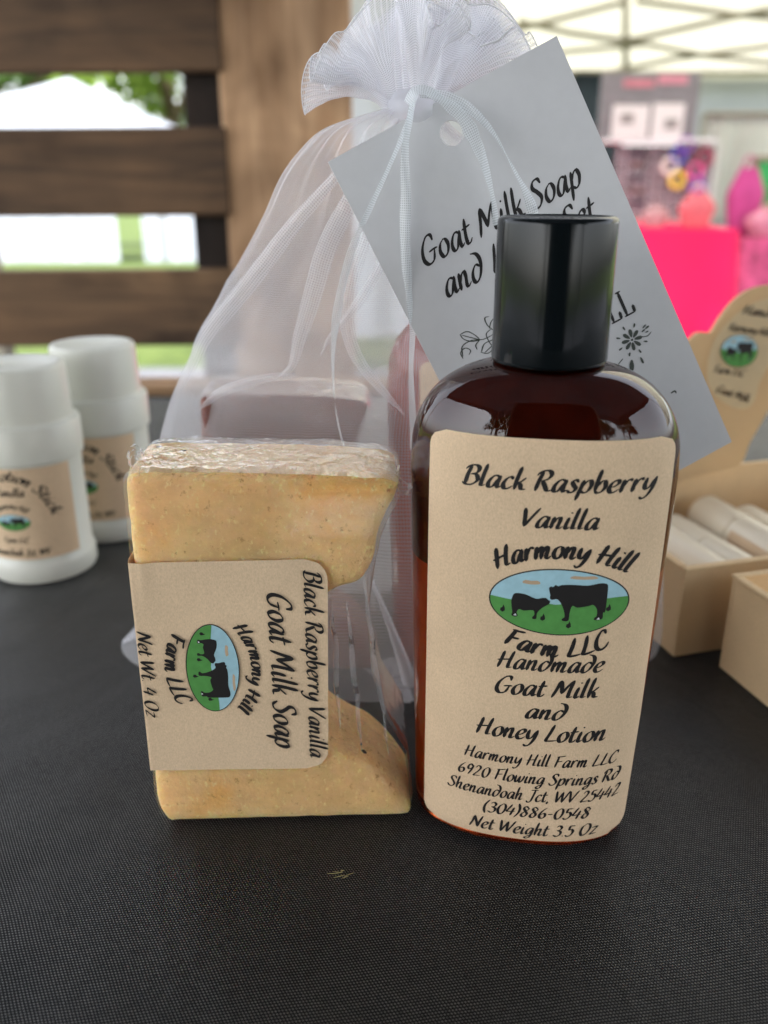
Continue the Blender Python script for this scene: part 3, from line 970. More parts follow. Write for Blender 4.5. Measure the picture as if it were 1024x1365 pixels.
def fix_normals(o):
    bm = bmesh.new()
    bm.from_mesh(o.data)
    bmesh.ops.recalc_face_normals(bm, faces=bm.faces)
    bm.to_mesh(o.data)
    bm.free()
    return o

SRZ = R(2.2)
S0 = PZ(212, 1101, 0)
SLOC = (S0.x, S0.y, 0)
_sm = Matrix.Translation(SLOC) @ Matrix.Rotation(SRZ, 4, 'Z')
_si = _sm.inverted()
_sn = _sm.to_3x3() @ Vector((0, 1, 0))
def on_soap(u, v):
    p = _si @ PPL(u, v, Vector(SLOC), _sn)
    return p.x, p.z
SOAP_PX = [(166, 642), (169, 690), (175, 750), (185, 850), (194, 930), (203, 1010), (206, 1060), (213, 1084), (225, 1098), (245, 1102), (350, 1103), (470, 1099), (535, 1093), (548, 1086), (546, 1078), (530, 1056), (500, 1025), (466, 1008), (432, 985), (412, 955), (402, 900), (406, 850), (420, 812), (445, 790), (475, 780), (491, 766), (500, 740), (504, 715), (517, 685), (531, 655), (529, 645), (505, 639), (430, 634), (350, 632), (250, 631), (180, 631)]
soap_out = [on_soap(*p) for p in SOAP_PX]
soap_out = [(x, max(z, 0.0004)) for x, z in soap_out]
SD = 0.0245
soap = thing('soap_bar', 'honey tan soap bar in clear film with a kraft label, standing in front', 'soap', SLOC, SRZ)
V, Fc = soap_mesh(soap_out, SD, 0.0002, 3.0)
smooth_by_angle(fix_normals(obj('soap_body', V, Fc, M['soap'], soap, True)), 40)

def film_mesh(outline, depth, seed, name, parent, off=0.0006):
    pts = resample([Vector((a, 0, b_)) for a, b_ in outline], 0.0012, True)
    n = len(pts)
    ys = [-off] + [depth * k / 16 for k in range(1, 16)] + [depth + off]
    V, Fc, mi = [], [], []
    cx = sum(p.x for p in pts) / n
    for y in ys:
        edge = min(y + off, depth + off - y)
        for i, p in enumerate(pts):
            q = p.copy()
            d = pts[(i + 1) % n] - pts[i - 1]
            d.normalize()
            nn = Vector((d.z, 0, -d.x))
            if nn.dot(q - Vector((cx, 0, 0.045))) < 0: nn = -nn
            top = 1 if (p.z > 0.085) else 0
            amp = (0.0009 if top else 0.0004)
            if edge < 0.0009: q -= nn * 0.0004
            q += nn * (abs(noise.noise(Vector((p.x * 210, y * 260, p.z * 210 + seed)))) * amp + 0.0002)
            if p.z < 0.004: q.z = max(q.z, 0.0032 if y < 0.001 or y > depth - 0.001 else 0.0009)
            V.append((q.x, y, q.z))
    for k in range(len(ys) - 1):
        for i in range(n):
            j = (i + 1) % n
            Fc.append((k * n + i, k * n + j, (k + 1) * n + j, (k + 1) * n + i))
            zz, xx = (pts[i].z + pts[j].z) / 2, (pts[i].x + pts[j].x) / 2
            right = xx > cx and 0.004 < zz < 0.083
            mi.append(1 if zz > 0.0835 else (2 if right else 0))
    tri = tessellate_polygon([[Vector(V[i]) for i in range(n)]])
    Fc += [tuple(t) for t in tri]; mi += [0] * len(tri)
    L = (len(ys) - 1) * n
    Fc += [tuple(L + x for x in t) for t in tri]; mi += [0] * len(tri)
    return obj(name, V, Fc, [M['film'], M['film_crinkle'], M['film_stretch']], parent, True, mi)
FILM_PX = [(164, 640), (168, 690), (174, 750), (184, 850), (193, 930), (202, 1010), (206, 1060), (214, 1083), (226, 1094), (245, 1097), (350, 1098), (470, 1094), (533, 1089), (546, 1082), (549, 1062), (543, 1000), (510, 945), (496, 892), (489, 820), (497, 762), (507, 715), (521, 685), (536, 655), (532, 643), (505, 637), (430, 631), (350, 629), (250, 628), (180, 629)]
film_out = [(x, max(z, 0.0002)) for x, z in (on_soap(*p) for p in FILM_PX)]
film = film_mesh(film_out, SD, 5.0, 'film_wrap', soap)
# gathered film ears at the two upper corners
for (u, v, h, dx) in ((178, 632, 0.006, -0.0012), (533, 650, 0.004, 0.0022)):
    x, z = on_soap(u, v)
    bm = MB()
    for k in range(3):
        pts = []
        for i in range(9):
            a = i / 8 * math.pi * 1.25 - 0.3
            pts.append((x + dx * (0.4 + k * 0.3) + math.cos(a) * 0.0019 * (0.7 + 0.2 * k), 0.002 + 0.0022 * k + 0.0005 * i, z - 0.0004 + (math.sin(a) * h * 0.55 if u < 300 else -math.sin(a) * h * 0.6) + 0.0004 * k))
        cpt = catmull(pts, 4)
        m_ = len(cpt)
        vv = []
        for i, p in enumerate(cpt):
            w = 0.0013 + 0.0007 * math.sin(i * 0.7 + k)
            vv += [p + Vector((0.0002, -w, 0.0003)), p + Vector((-0.0002, w, -0.0002))]
        bm.add(vv, [(2 * i, 2 * i + 1, 2 * i + 3, 2 * i + 2) for i in range(m_ - 1)])
    bm.build('film_gather', M['film_ear'], soap, True)
# wrinkles of film pulled across the hollow of the bar
wr = MB()
random.seed(4)
for k in (1, 4, 7):
    u0, u1 = 436 + k * 6.5, 444 + k * 9.5
    if k > 5: u0, u1 = 480 + (k - 5) * 2.5, 494 + (k - 5) * 12
    pts = []
    for i in range(10):
        s = i / 9
        u = u0 + (u1 - u0) * s + math.sin(s * math.pi) * random.uniform(-3, 2)
        v = (800 if k < 6 else 772) + ((960 + 10 * k) - 800) * s
        x, z = on_soap(u, v)
        pts.append((x, -0.0005 + 0.0022 * math.sin(s * math.pi) * (0.4 + 0.6 * random.random()), z))
    cpt = catmull(pts, 3)
    vv = []
    for i, p in enumerate(cpt):
        w = 0.00055 * math.sin(math.pi * i / (len(cpt) - 1)) + 0.0001
        vv += [p + Vector((-w, 0, 0)), p + Vector((0, -0.0003 * math.sin(math.pi * i / (len(cpt) - 1)), 0)), p + Vector((w, 0, 0))]
    fs = []
    for i in range(len(cpt) - 1):
        fs += [(3 * i, 3 * i + 1, 3 * i + 4, 3 * i + 3), (3 * i + 1, 3 * i + 2, 3 * i + 5, 3 * i + 4)]
    wr.add(vv, fs)
wr.build('film_creases', M['film_stretch'], soap, True)

# kraft label on the soap, wrapped round its left edge
LB = {'tl': on_soap(172, 748), 'tr': on_soap(437, 742), 'br': on_soap(438, 1020), 'bl': on_soap(202, 1023)}
def lab_grid(sx, sz):
    a = Vector(LB['bl']).lerp(Vector(LB['br']), sx)
    b_ = Vector(LB['tl']).lerp(Vector(LB['tr']), sx)
    return a.lerp(b_, sz)
nz, nx = 60, 60
V, Fc = [], []
rc = 0.0052
for j in range(nz + 1):
    sz = j / nz
    H = (Vector(LB['tr']) - Vector(LB['br'])).length
    Wd = (Vector(LB['tr']) - Vector(LB['tl'])).length
    d = min(sz, 1 - sz) * H
    ins = 0 if d >= rc else rc - math.sqrt(max(0, rc * rc - (rc - d) ** 2))
    wrap = 8
    row = []
    pL = lab_grid(0, sz)
    for i in range(-wrap, nx + 1):
        if i < 0:
            k = -i
            row.append(Vector((pL.x - 0.0004 * min(1, k / 2), -0.0011 + 0.0011 * k, pL.y)))
        else:
            sx = i / nx * (1 - ins / Wd)
            p = lab_grid(sx, sz)
            y = -0.0011 + 0.0005 * math.exp(-((sx - 0.07) / 0.03) ** 2) * max(0, (sz - 0.75) / 0.25) * -1.2
            y += 0.00018 * noise.noise(Vector((p.x * 120, 2, p.y * 120)))
            row.append(Vector((p.x, y, p.y)))
    V += row
nn_ = nx + 1 + 8
for j in range(nz):
    for i in range(nn_ - 1):
        a = j * nn_ + i
        Fc.append((a, a + 1, a + nn_ + 1, a + nn_))
slabel = obj('label', V, Fc, M['kraft_label'], soap, True)
def smap(x, z, lift): return Vector((x, -0.00135 - lift, z))
ps = Print(smap)
def down_line(txt, u0, v0, u1, v1, cap_px):
    a, b_ = Vector((*on_soap(u0, v0), 0)), Vector((*on_soap(u1, v1), 0))
    ex = (b_ - a).normalized()
    ey = Vector((-ex.y, ex.x, 0))
    cap = (Vector(on_soap((u0 + u1) / 2 + cap_px, (v0 + v1) / 2)) - Vector(on_soap((u0 + u1) / 2, (v0 + v1) / 2))).length
    ps.line(txt, a, ex, ey, (b_ - a).length, cap, weight=0.135)
down_line("Black Raspberry Vanilla", 405, 757, 414, 1004, 22)
down_line("Goat Milk Soap", 357, 786, 368, 991, 30)
down_line("Net Wt. 4 Oz", 184, 838, 197, 950, 18)
ec = on_soap(285, 887)
exd = Vector((*on_soap(289, 944), 0)) - Vector((*on_soap(281, 830), 0))
erx = exd.length / 2
exd.normalize()
eyd = Vector((-exd.y, exd.x, 0))
ery = abs(on_soap(320, 887)[0] - on_soap(251, 887)[0]) / 2
ps.brand((*ec, 0), exd, eyd * (ery / (erx * 0.468)), erx, (1.55, .70, 37), (1.9, .86, 26), (.25, .28))
ps.build('lettering', [M['ink']], slabel)
pe = Print(smap)
emblem(pe, (*ec, 0), exd, eyd * (ery / (erx * 0.468)), erx)
pe.build('emblem', ART, slabel)

# ------------------------------------------------------------------ gift contents inside the organza bag
S2 = PZ(270, 905, 0)
soap2 = thing('soap_bar', 'dark plum soap bar in clear film seen through the sheer white bag', 'soap', (S2.x + 0.001, 0.2365, 0), R(3))
k_ = 0.0515 / 0.062
o2 = [(x * k_ + 0.0035, z) for x, z in soap_out]
V, Fc = soap_mesh(o2, 0.024, 0.0002, 8.0)
smooth_by_angle(fix_normals(obj('soap_body', V, Fc, M['soap_plum'], soap2, True)), 40)
film_mesh([(x * k_ + 0.0035, z) for x, z in film_out], 0.024, 15.0, 'film_wrap', soap2)
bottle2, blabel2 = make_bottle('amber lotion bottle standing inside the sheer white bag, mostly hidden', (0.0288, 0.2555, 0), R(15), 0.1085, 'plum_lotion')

# ------------------------------------------------------------------ organza gift bag
bag = thing('organza_gift_bag', 'sheer white organza gift bag gathered into a ruffle at its tied neck', 'gift bag', (0.02, 0.25, 0))
BO = Vector((0.02, 0.25, 0))
NECK = Vector((0.0066, 0.2145, 0.1612))
def build_bag():
    # z, left x, right x, front y, back y, superellipse exponent
    rows = [(0.0003, -.0890, .0930, .2215, .2960, 2.0), (0.010, -.0825, .0930, .2222, .2960, 2.2), (0.04, -.0760, .0890, .2250, .2930, 2.3), (0.075, -.0690, .0800, .2270, .2880, 2.4), (0.095, -.0595, .0720, .2275, .2820, 2.4), (0.108, -.0525, .0660, .2265, .2760, 2.3),
            (0.125, -.0400, .0560, .2215, .2600, 2.2), (0.138, -.0305, .0440, .2165, .2440, 2.1), (0.147, -.0250, .0335, .2135, .2340, 2.0), (0.153, -.0195, .0230, .2115, .2270, 2.0), (0.1580, -.0125, .0148, .2108, .2205, 2.0), (0.1618, .0006, .0115, .2105, .2185, 2.0)]
    NR, NA = 90, 260
    V, Fc, UV = [], [], []
    rv = [Vector(r_) for r_ in rows]
    dense = catmull(rv, 10) if False else None
    def row_at(t):
        f_ = t * (len(rows) - 1)
        i = min(len(rows) - 2, int(f_))
        u = f_ - i
        p = [rows[max(0, min(len(rows) - 1, i + k))] for k in (-1, 0, 1, 2)]
        return [0.5 * ((2 * p[1][c]) + (p[2][c] - p[0][c]) * u + (2 * p[0][c] - 5 * p[1][c] + 4 * p[2][c] - p[3][c]) * u * u + (3 * p[1][c] - p[0][c] - 3 * p[2][c] + p[3][c]) * u ** 3) for c in range(6)]
    random.seed(11)
    creases = [(random.uniform(0, 2 * math.pi), random.uniform(0.05, 0.13), random.uniform(-1, 1), random.uniform(-0.5, 0.5)) for _ in range(26)]
    for j in range(NR + 1):
        t = j / NR
        z, xl, xr, yf, yb, n = row_at(t)
        up = max(0, (z - 0.085) / 0.076)
        cx, cy, a, b_ = (xl + xr) / 2, (yf + yb) / 2, (xr - xl) / 2, (yb - yf) / 2
        for k in range(NA):
            th = 2 * math.pi * k / NA
            c, s = math.cos(th), math.sin(th)
            x = a * math.copysign(abs(c) ** (2 / n), c)
            y = b_ * math.copysign(abs(s) ** (2 / n), s)
            # folds that run down from the tied neck
            h = 0
            for (a0, w, am, dr) in creases:
                d = (th - a0 - dr * (1 - t) + math.pi) % (2 * math.pi) - math.pi
                h += am * math.exp(-(d / (w * (1.25 - 0.6 * t))) ** 2)
            pl = math.sin(th * 17 + 2.2 * math.sin(th * 3))
            r0 = math.hypot(x, y)
            amp = 0.0021 * min(1, max(0, (z - 0.02) / 0.05)) * (1 - 0.7 * up)
            dr_ = h * amp + pl * 0.0011 * up ** 1.3 + 0.0012 * noise.noise(Vector((x * 50, y * 50, z * 45))) * (1 - up) * min(1, z / 0.02)
            # slack cloth sagging between the soap's top and the neck
            if 0.09 < z < 0.13:
                dr_ += 0.0007 * noise.noise(Vector((x * 60 + 5, z * 160, y * 30)))
            k_ = 1 + dr_ / max(0.004, r0)
            V.append(Vector((cx + x * k_, cy + y * k_, max(z, 0.0003))) - BO)
            UV.append((th * 0.105, t * 0.215))
    for j in range(NR):
        for k in range(NA):
            k2 = (k + 1) % NA
            Fc.append((j * NA + k, j * NA + k2, (j + 1) * NA + k2, (j + 1) * NA + k))
    return obj('bag_body', V, Fc, M['organza'], bag, True, None, UV)
build_bag()
# doubled folds of cloth running down the front of the bag
def fold(pts, w0, w1, y_off=0.0):
    c = resample(catmull([P(u, v, y) for u, v, y in pts], 10), 0.0012)
    V, Fc, UV = [], [], []
    n = len(c)
    for i, p in enumerate(c):
        d = (c[min(i + 1, n - 1)] - c[max(i - 1, 0)]).normalized()
        side = d.cross(Vector((0, 1, 0))).normalized()
        s_ = i / (n - 1)
        w = (w0 + (w1 - w0) * s_) * math.sin(math.pi * min(1, 0.12 + s_ * 0.9)) ** 0.7
        for k in range(7):
            o = (k - 3) / 3
            V.append(p + side * o * w - Vector((0, 1, 0)) * (1 - o * o) * w * 0.55 - BO)
            UV.append((o * w, i * 0.0012))
    for i in range(n - 1):
        for k in range(6):
            Fc.append((i * 7 + k, i * 7 + k + 1, i * 7 + k + 8, i * 7 + k + 7))
    obj('cloth_fold', V, Fc, M['organza'], bag, True, None, UV)
fold([(500, 190, .2085), (470, 260, .2125), (436, 330, .218), (415, 400, .2215), (398, 455, .224), (388, 490, .2245), (360, 508, .225)], 0.0022, 0.0028)
fold([(515, 230, .2080), (490, 310, .2135), (470, 370, .2185), (463, 430, .2225), (478, 480, .2245), (510, 520, .225), (545, 560, .2245)], 0.0016, 0.0022)
fold([(480, 200, .2095), (400, 290, .2165), (330, 380, .2215), (275, 450, .226), (238, 530, .231)], 0.0014, 0.0030)
fold([(530, 250, .2075), (512, 340, .214), (480, 400, .2195), (440, 450, .2235), (425, 480, .225)], 0.0012, 0.0014)
fold([(395, 500, .2250), (350, 505, .2258), (300, 520, .2275), (262, 548, .2295)], 0.0012, 0.0018)
# pointed seam corners at the bottom
cn = MB()
for tip, a, b_ in ((PZ(163, 868, 0.0006), Vector((-.0850, .2440, .001)), Vector((-.0868, .262, .012))), (PZ(546, 943, 0.0012), Vector((-.012, .2222, .018)), Vector((.021, .2235, .013)))):
    pass
def seam_corner(tip, root, wid):
    d = (root - tip)
    side = d.cross(Vector((0, 0, 1))).normalized()
    vs, fs = [], []
    for i in range(13):
        s = i / 12
        w = wid * s + 0.0014
        c = tip.lerp(root, s)
        for k in range(5):
            q = (k - 2) / 2
            vs.append(c + side * q * w + Vector((0, 0, 0.0012 + 0.0022 * abs(math.sin(q * 2.2 + 1.2 * s)) * (0.3 + s))) - BO)
    for i in range(12):
        for k in range(4):
            fs.append((i * 5 + k, i * 5 + k + 1, i * 5 + k + 6, i * 5 + k + 5))
    uv = [(v.x, v.y) for v in vs]
    return obj('seam_corner', vs, fs, M['organza_dense'], bag, True, None, uv)
seam_corner(PZ(164, 862, 0.0008), Vector((-.0740, .2560, .008)), 0.006)
seam_corner(PZ(546, 942, 0.0008), Vector((-.0005, .2300, .006)), 0.006)
# long seam from the soap's shoulder down to the near corner
sm_pts = [PPL(495, 775, Vector((0, .2235, 0)), Vector((0, 1, 0))), PPL(512, 815, Vector((0, .2228, 0)), Vector((0, 1, 0))), PPL(531, 865, Vector((0, .2222, 0)), Vector((0, 1, 0))), PPL(548, 915, Vector((0, .2212, 0)), Vector((0, 1, 0)))]
cp = catmull(sm_pts, 8)
V = []
for i, p in enumerate(cp):
    w = 0.0007 + 0.0020 * (i / len(cp)) ** 2
    V += [p - BO + Vector((-w, 0.001, 0)), p - BO + Vector((0, -0.0006, 0)), p - BO + Vector((w, 0.001, 0))]
Fc = []
for i in range(len(cp) - 1):
    Fc += [(3 * i, 3 * i + 1, 3 * i + 4, 3 * i + 3), (3 * i + 1, 3 * i + 2, 3 * i + 5, 3 * i + 4)]
obj('side_seam', V, Fc, M['organza_dense'], bag, True, None, [(v.x, v.z) for v in V])

def build_ruffle(ph=0.0, LK=1.0, de=0.0, hemmed=True):
    NR, NA = 40, 720
    V, Fc, UV = [], [], []
    for j in range(NR + 1):
        r = j / NR
        for k in range(NA):
            th = 2 * math.pi * k / NA
            c, s = math.cos(th), math.sin(th)
            big = math.sin(6 * th + 0.9 * math.sin(2 * th + ph) + 0.6 + ph) + 0.35 * math.sin(11 * th + 3 * ph)
            sml = math.sin(23 * th + 2 * math.sin(5 * th) + ph) + 0.8 * noise.noise(Vector((math.cos(th) * 5, math.sin(th) * 5, r * 2 + ph)))
            left = max(0, -c)
            el = R(47) + R(20) * big * r - R(20) * left ** 2 * (0.35 + 0.65 * r) + R(7) * sml * r
            el += de
            if s < -0.2: el += R(26) * (-s - 0.2)
            L = LK * 0.0285 + 0.0018 * math.sin(3 * th + 1) + 0.0008 * sml - 0.006 * left
            rr = 0.0046 + 0.0010 * math.sin(th * 17 + 2.2 * math.sin(th * 3)) * (1 - r)
            az = th + 0.16 * r * math.sin(6 * th + 2.0 + ph) + 0.02 * r * sml
            d = L * r
            h = rr + d * math.cos(el)
            V.append(NECK + Vector((h * math.cos(az) * 1.0 , h * math.sin(az) * 0.62 + 0.006 * r + 0.012 * r * max(0, math.cos(az)), -0.0006 + d * math.sin(el) + 0.0009 * r * noise.noise(Vector((th * 6, r * 6, 3))))) - BO)
            UV.append((th * 0.046, r * 0.036))
    for j in range(NR):
        for k in range(NA):
            k2 = (k + 1) % NA
            Fc.append((j * NA + k, j * NA + k2, (j + 1) * NA + k2, (j + 1) * NA + k))
    o = obj('ruffle', V, Fc, M['organza_dense'], bag, True, None, UV)
    hem = MB()
    rim = [V[NR * NA + k] for k in range(0, NA, 2)]
    rim.append(rim[0])
    hem.tube(rim, 0.00014, 5, caps=False)
    hem.build('ruffle_hem', M['thread'], bag, True)
M['thread'] = simple('white_thread', (0.85, 0.85, 0.88), 0.6, 0.3)
build_ruffle()
build_ruffle(1.9, 0.86, R(17))

# ------------------------------------------------------------------ white hang tag
TO = P(602, 178, 0.2095)
TN = Vector((-0.1, 1, -0.16)).normalized()
def on_tag(u, v): return PPL(u, v, TO, TN)
tTL, tTR, tBR = on_tag(437, 216), on_tag(742, 48), on_tag(975, 589)
tex_ = (tTR - tTL).normalized()
tdn = (tBR - tTR)
tdn = (tdn - tex_ * tdn.dot(tex_))
TH = tdn.length
TW = (tTR - tTL).length
tdn.normalize()
tnor = tex_.cross(tdn).normalized()
if tnor.y > 0: tnor = -tnor
tagt = thing('hang_tag', 'large white paper hang tag with grey script lettering, tilted behind the bottle', 'tag', TO)
def TL(x, y, lift=0.0): return tTL + tex_ * x + tdn * y + tnor * lift - TO
hole = ((TO - tTL).dot(tex_), (TO - tTL).dot(tdn))
HR = 0.0027
def tag_mesh():
    # card with a punched hole: outer rounded rectangle and inner circle bridged on a fan of n spokes
    n = 96
    outer, inner = [], []
    for k in range(n):
        a = 2 * math.pi * k / n
        dx, dy = math.cos(a), math.sin(a)
        ts = []
        if dx > 1e-9: ts.append((TW - hole[0]) / dx)
        if dx < -1e-9: ts.append((0 - hole[0]) / dx)
        if dy > 1e-9: ts.append((TH - hole[1]) / dy)
        if dy < -1e-9: ts.append((0 - hole[1]) / dy)
        t = min(ts)
        outer.append([hole[0] + dx * t, hole[1] + dy * t])
        inner.append((hole[0] + dx * HR, hole[1] + dy * HR))
    for cx, cy in ((0, 0), (TW, 0), (TW, TH), (0, TH)):
        i = min(range(n), key=lambda q: (outer[q][0] - cx) ** 2 + (outer[q][1] - cy) ** 2)
        outer[i] = [cx, cy]
    V, Fc = [], []
    for lift in (0.00018, -0.00018):
        for ring in (outer, inner):
            V += [TL(x, y, lift) for x, y in ring]
    for k in range(n):
        j = (k + 1) % n
        Fc.append((k, j, n + j, n + k))
        Fc.append((2 * n + j, 2 * n + k, 3 * n + k, 3 * n + j))
        Fc.append((j, k, 2 * n + k, 2 * n + j))
        Fc.append((n + k, n + j, 3 * n + j, 3 * n + k))
    return V, Fc
V, Fc = tag_mesh()
card = obj('tag_card', V, Fc, M['tag_card'], tagt)
def tmap(x, y, lift): return TL(x, y, 0.00018 + lift)
def tpx(u, v):
    p = on_tag(u, v) - tTL
    return Vector((p.dot(tex_), p.dot(tdn), 0))
pt = Print(tmap)
def tag_line(txt, u0, v0, u1, v1, cap, **kw):
    a, b_ = tpx(u0, v0), tpx(u1, v1)
    ex = (b_ - a).normalized()
    pt.line(txt, a, ex, Vector((ex.y, -ex.x, 0)), (b_ - a).length, cap, **kw)
px2m = 0.205 / F
tag_line("Goat Milk Soap", 566, 356, 777, 246, 33 * px2m, weight=0.125)
tag_line("and Lotion Set", 596, 397, 796, 293, 33 * px2m, weight=0.125)
tag_line("HILL", 783, 449, 848, 414, 34 * px2m, weight=0.14, slant=0.0, table=SERIF, nib=0, spacing=0.06, floor=0.35)
def brush(pts, w, **kw):
    """a drawn line through photo points on the tag"""
    q = [tpx(*p) for p in pts]
    s = 0.001
    V, Fc = stroke_poly([(a.x / s, a.y / s) for a in q], w / s, step=0.25, **kw)
    pt.put([(v.x * s, v.y * s) for v in V], Fc, 1)
TWg = 0.00028
for pts in ([(617, 478), (614, 470), (620, 464), (627, 467), (625, 473)], [(617, 475), (616, 462), (628, 454), (645, 452), (660, 444)], [(640, 452), (634, 460), (636, 466)],
            [(613, 446), (622, 442), (632, 446), (640, 453)], [(613, 446), (618, 452), (629, 455), (640, 453)], [(616, 447), (640, 453)],
            [(660, 442), (650, 434), (646, 424), (652, 422)], [(655, 438), (648, 446), (655, 460), (664, 466)], [(641, 470), (646, 458), (660, 452)], [(641, 470), (652, 470), (664, 456)], [(646, 470), (662, 455)],
            [(652, 438), (655, 428), (664, 420)], [(830, 478), (822, 488)]):
    brush(pts, TWg, floor=0.75)
def petal(cu, cv, ang, r0, r1, w):
    c = tpx(cu, cv)
    s = px2m
    pts = []
    for i in range(16):
        a = 2 * math.pi * i / 16
        l = (r0 + r1) / 2 + math.cos(a) * (r1 - r0) / 2
        q = math.sin(a) * w * (0.55 + 0.45 * math.cos(a * 0.5) ** 2)
        pts.append((c.x + (l * math.cos(ang) - q * math.sin(ang)) * s, c.y + (l * math.sin(ang) + q * math.cos(ang)) * s))
    pt.poly(pts, 1, 0.00006 + pt.k * 2e-7, 0.01)
for k in range(8):
    petal(842, 453, R(k * 45 + 12), 3.2, 14.5, 3.1)
for k in range(8):
    petal(842, 453, R(k * 45 + 34), 16, 22, 1.5)
petal(842, 453, 0, -1.8, 1.8, 1.8)
for a, r0, r1, w in ((-0.35, 20, 27, 1.3), (-0.2, 22, 29, 1.6), (0.0, 20, 25, 1.1)):
    petal(842, 453, a, r0, r1, w)
brush([(850, 449), (862, 448), (868, 442)], TWg, floor=0.8)
petal(842, 453, R(115), 26, 42, 4)
petal(842, 453, R(88), 26, 36, 2)
brush([(894, 524), (899, 521), (901, 524)], 0.0005, floor=0.8)
pt.build('lettering', [M['ink'], M['ink_grey']], card)

# ------------------------------------------------------------------ drawstring ribbons
def ribbon(pts, w, twist, seed, name='ribbon'):
    """pts: (u, v, y) through the photograph's own path of the ribbon"""
    q = [P(u, v, y) for u, v, y in pts]
    c = resample(catmull(q, 10), 0.0012)
    V, Fc, UV = [], [], []
    L = 0
    for i, p in enumerate(c):
        d = (c[min(i + 1, len(c) - 1)] - c[max(i - 1, 0)]).normalized()
        side = d.cross(Vector((0, 1, 0))).normalized()
        fr = side.cross(d).normalized()
        s = i / (len(c) - 1)
        a = twist[0] + (twist[1] - twist[0]) * s + 0.75 * math.sin(s * 8 + seed)
        e = side * math.cos(a) + fr * math.sin(a)
        for k in range(5):
            o = (k - 2) / 2
            cup = fr * math.cos(a) * (o * o) * w * 0.12
            ww = w * (0.62 + 0.38 * abs(math.sin(s * 8 + seed))) * (0.9 + 0.25 * noise.noise(Vector((s * 14, seed, 2))))
            V.append(p + e * o * ww / 2 + cup - BO)
            UV.append((o * w / 2, i * 0.0012))
    for i in range(len(c) - 1):
        for k in range(4):
            Fc.append((i * 5 + k, i * 5 + k + 1, i * 5 + k + 6, i * 5 + k + 5))
    return obj(name, V, Fc, M['ribbon'], bag, True, None, UV)
ribbon([(556, 122, .207), (550, 140, .2025), (543, 165, .2025), (520, 220, .2025), (490, 285, .2025), (470, 330, .208), (452, 400, .215), (444, 470, .2195), (446, 530, .222), (452, 570, .2225), (462, 606, .222)], 0.0024, (0.3, 1.2), 0.4)
ribbon([(552, 125, .207), (548, 150, .2022), (540, 200, .2022), (541, 260, .2022), (540, 320, .2022), (545, 390, .2022), (550, 440, .2022), (548, 500, .204), (552, 600, .206)], 0.0027, (0.5, 0.2), 2.0)
ribbon([(545, 140, .2022), (550, 124, .2010), (566, 119, .2005), (590, 134, .2008), (618, 158, .2012), (637, 195, .2018), (648, 225, .2020), (657, 262, .2022), (662, 300, .2022)], 0.0034, (0.1, 0.5), 1.2)
ribbon([(560, 124, .2015), (590, 128, .2012), (630, 148, .2015), (660, 180, .2018), (682, 220, .2020), (704, 262, .2022), (716, 300, .2022)], 0.0027, (0.2, 0.9), 3.3)
kn = MB()
kn.lathe([(0, -0.0048), (.0042, -0.004), (.0060, -0.001), (.0058, 0.002), (.0042, 0.0042), (0, 0.005)], 28, NECK - BO + Vector((0, -0.0006, 0)))
kn.build('knot', M['organza_dense'], bag, True)
tail = MB()
tail.tube([P(640, 62, .205) - BO, P(664, 54, .205) - BO, P(675, 44, .205) - BO, P(685, 36, .205) - BO], [.0002, .0003, .00035, .0002], 6)
tail.build('thread_end', M['card_white'], bag, True)

# ------------------------------------------------------------------ lotion stick tubes
def make_stick(label, loc, R0, H, art_ang, group):
    t = thing('lotion_stick', label, 'lotion stick', loc, 0, group)
    b_ = MB()
    k = R0 / 0.0205
    b_.lathe([(R0 - .0018, 0), (R0 - .0006, .0004), (R0, .0018), (R0, .0075), (R0 - .0007, .0085), (R0 - .0010, .0088), (R0 - .0010, H * .60)], 80)
    smooth_by_angle(b_.build('tube_body', M['white_plastic'], t), 45)
    c = MB()
    c.lathe([(R0 - .0012, H * .575), (R0 - .0004, H * .575), (R0 + .0002, H * .58), (R0 + .0002, H * .735), (R0 - .0003, H * .745), (R0 - .0017, H * .750), (R0 - .0021, H * .755), (R0 - .0022, H * .78), (R0 - .0028, H * .980), (R0 - .0031, H * .992), (R0 - .0040, H), (R0 - .0056, H), (R0 - .0064, H * .992), (0, H * .99)], 80)
    smooth_by_angle(c.build('cap', M['white_plastic'], t), 40)
    # paper label round the front
    a0, a1 = art_ang - R(72), art_ang + R(72)
    z0, z1 = .0105, H * .565
    V, Fc = [], []
    def cm(s, z, lift):
        a = art_ang + s / R0
        r = R0 - .0010 + .00015 + lift
        return Vector((r * math.cos(a), r * math.sin(a), z))
    for j in range(2):
        for i in range(41):
            V.append(cm((a0 + (a1 - a0) * i / 40 - art_ang) * R0, (z0, z1)[j], 0))
    Fc = [(i, i + 1, 41 + i + 1, 41 + i) for i in range(40)]
    lab = obj('label', V, Fc, M['kraft_label'], t, True)
    p = Print(cm, 0.0001)
    zc = z0 + (z1 - z0) * 0.42
    p.arc("Honey Lotion Stick", (0, z0 + (z1 - z0) * 0.22, 0), .0165, .0240, 158, 22, .0042, X, Z, weight=0.14)
    p.line("Vanilla", (-.006, zc + .0105, 0), X, Z, .012, .0032, weight=0.14)
    p.arc("Harmony Hill", (0, zc, 0), .0072, .0058, 140, 40, .0022, X, Z, weight=0.15)
    p.line("Farm LLC", (-.005, zc - .0082, 0), X, Z, .010, .0022, weight=0.15)
    p.line("Shenandoah Jct, WV", (-.0125, z0 + .0018, 0), X, Z, .025, .0026, weight=0.15)
    p.build('lettering', [M['ink']], lab)
    e = Print(cm)
    e.k = 0
    emblem(e, (0, zc, 0), X, Z, .0068, 0.003)
    e.build('emblem', ART, lab)
    return t
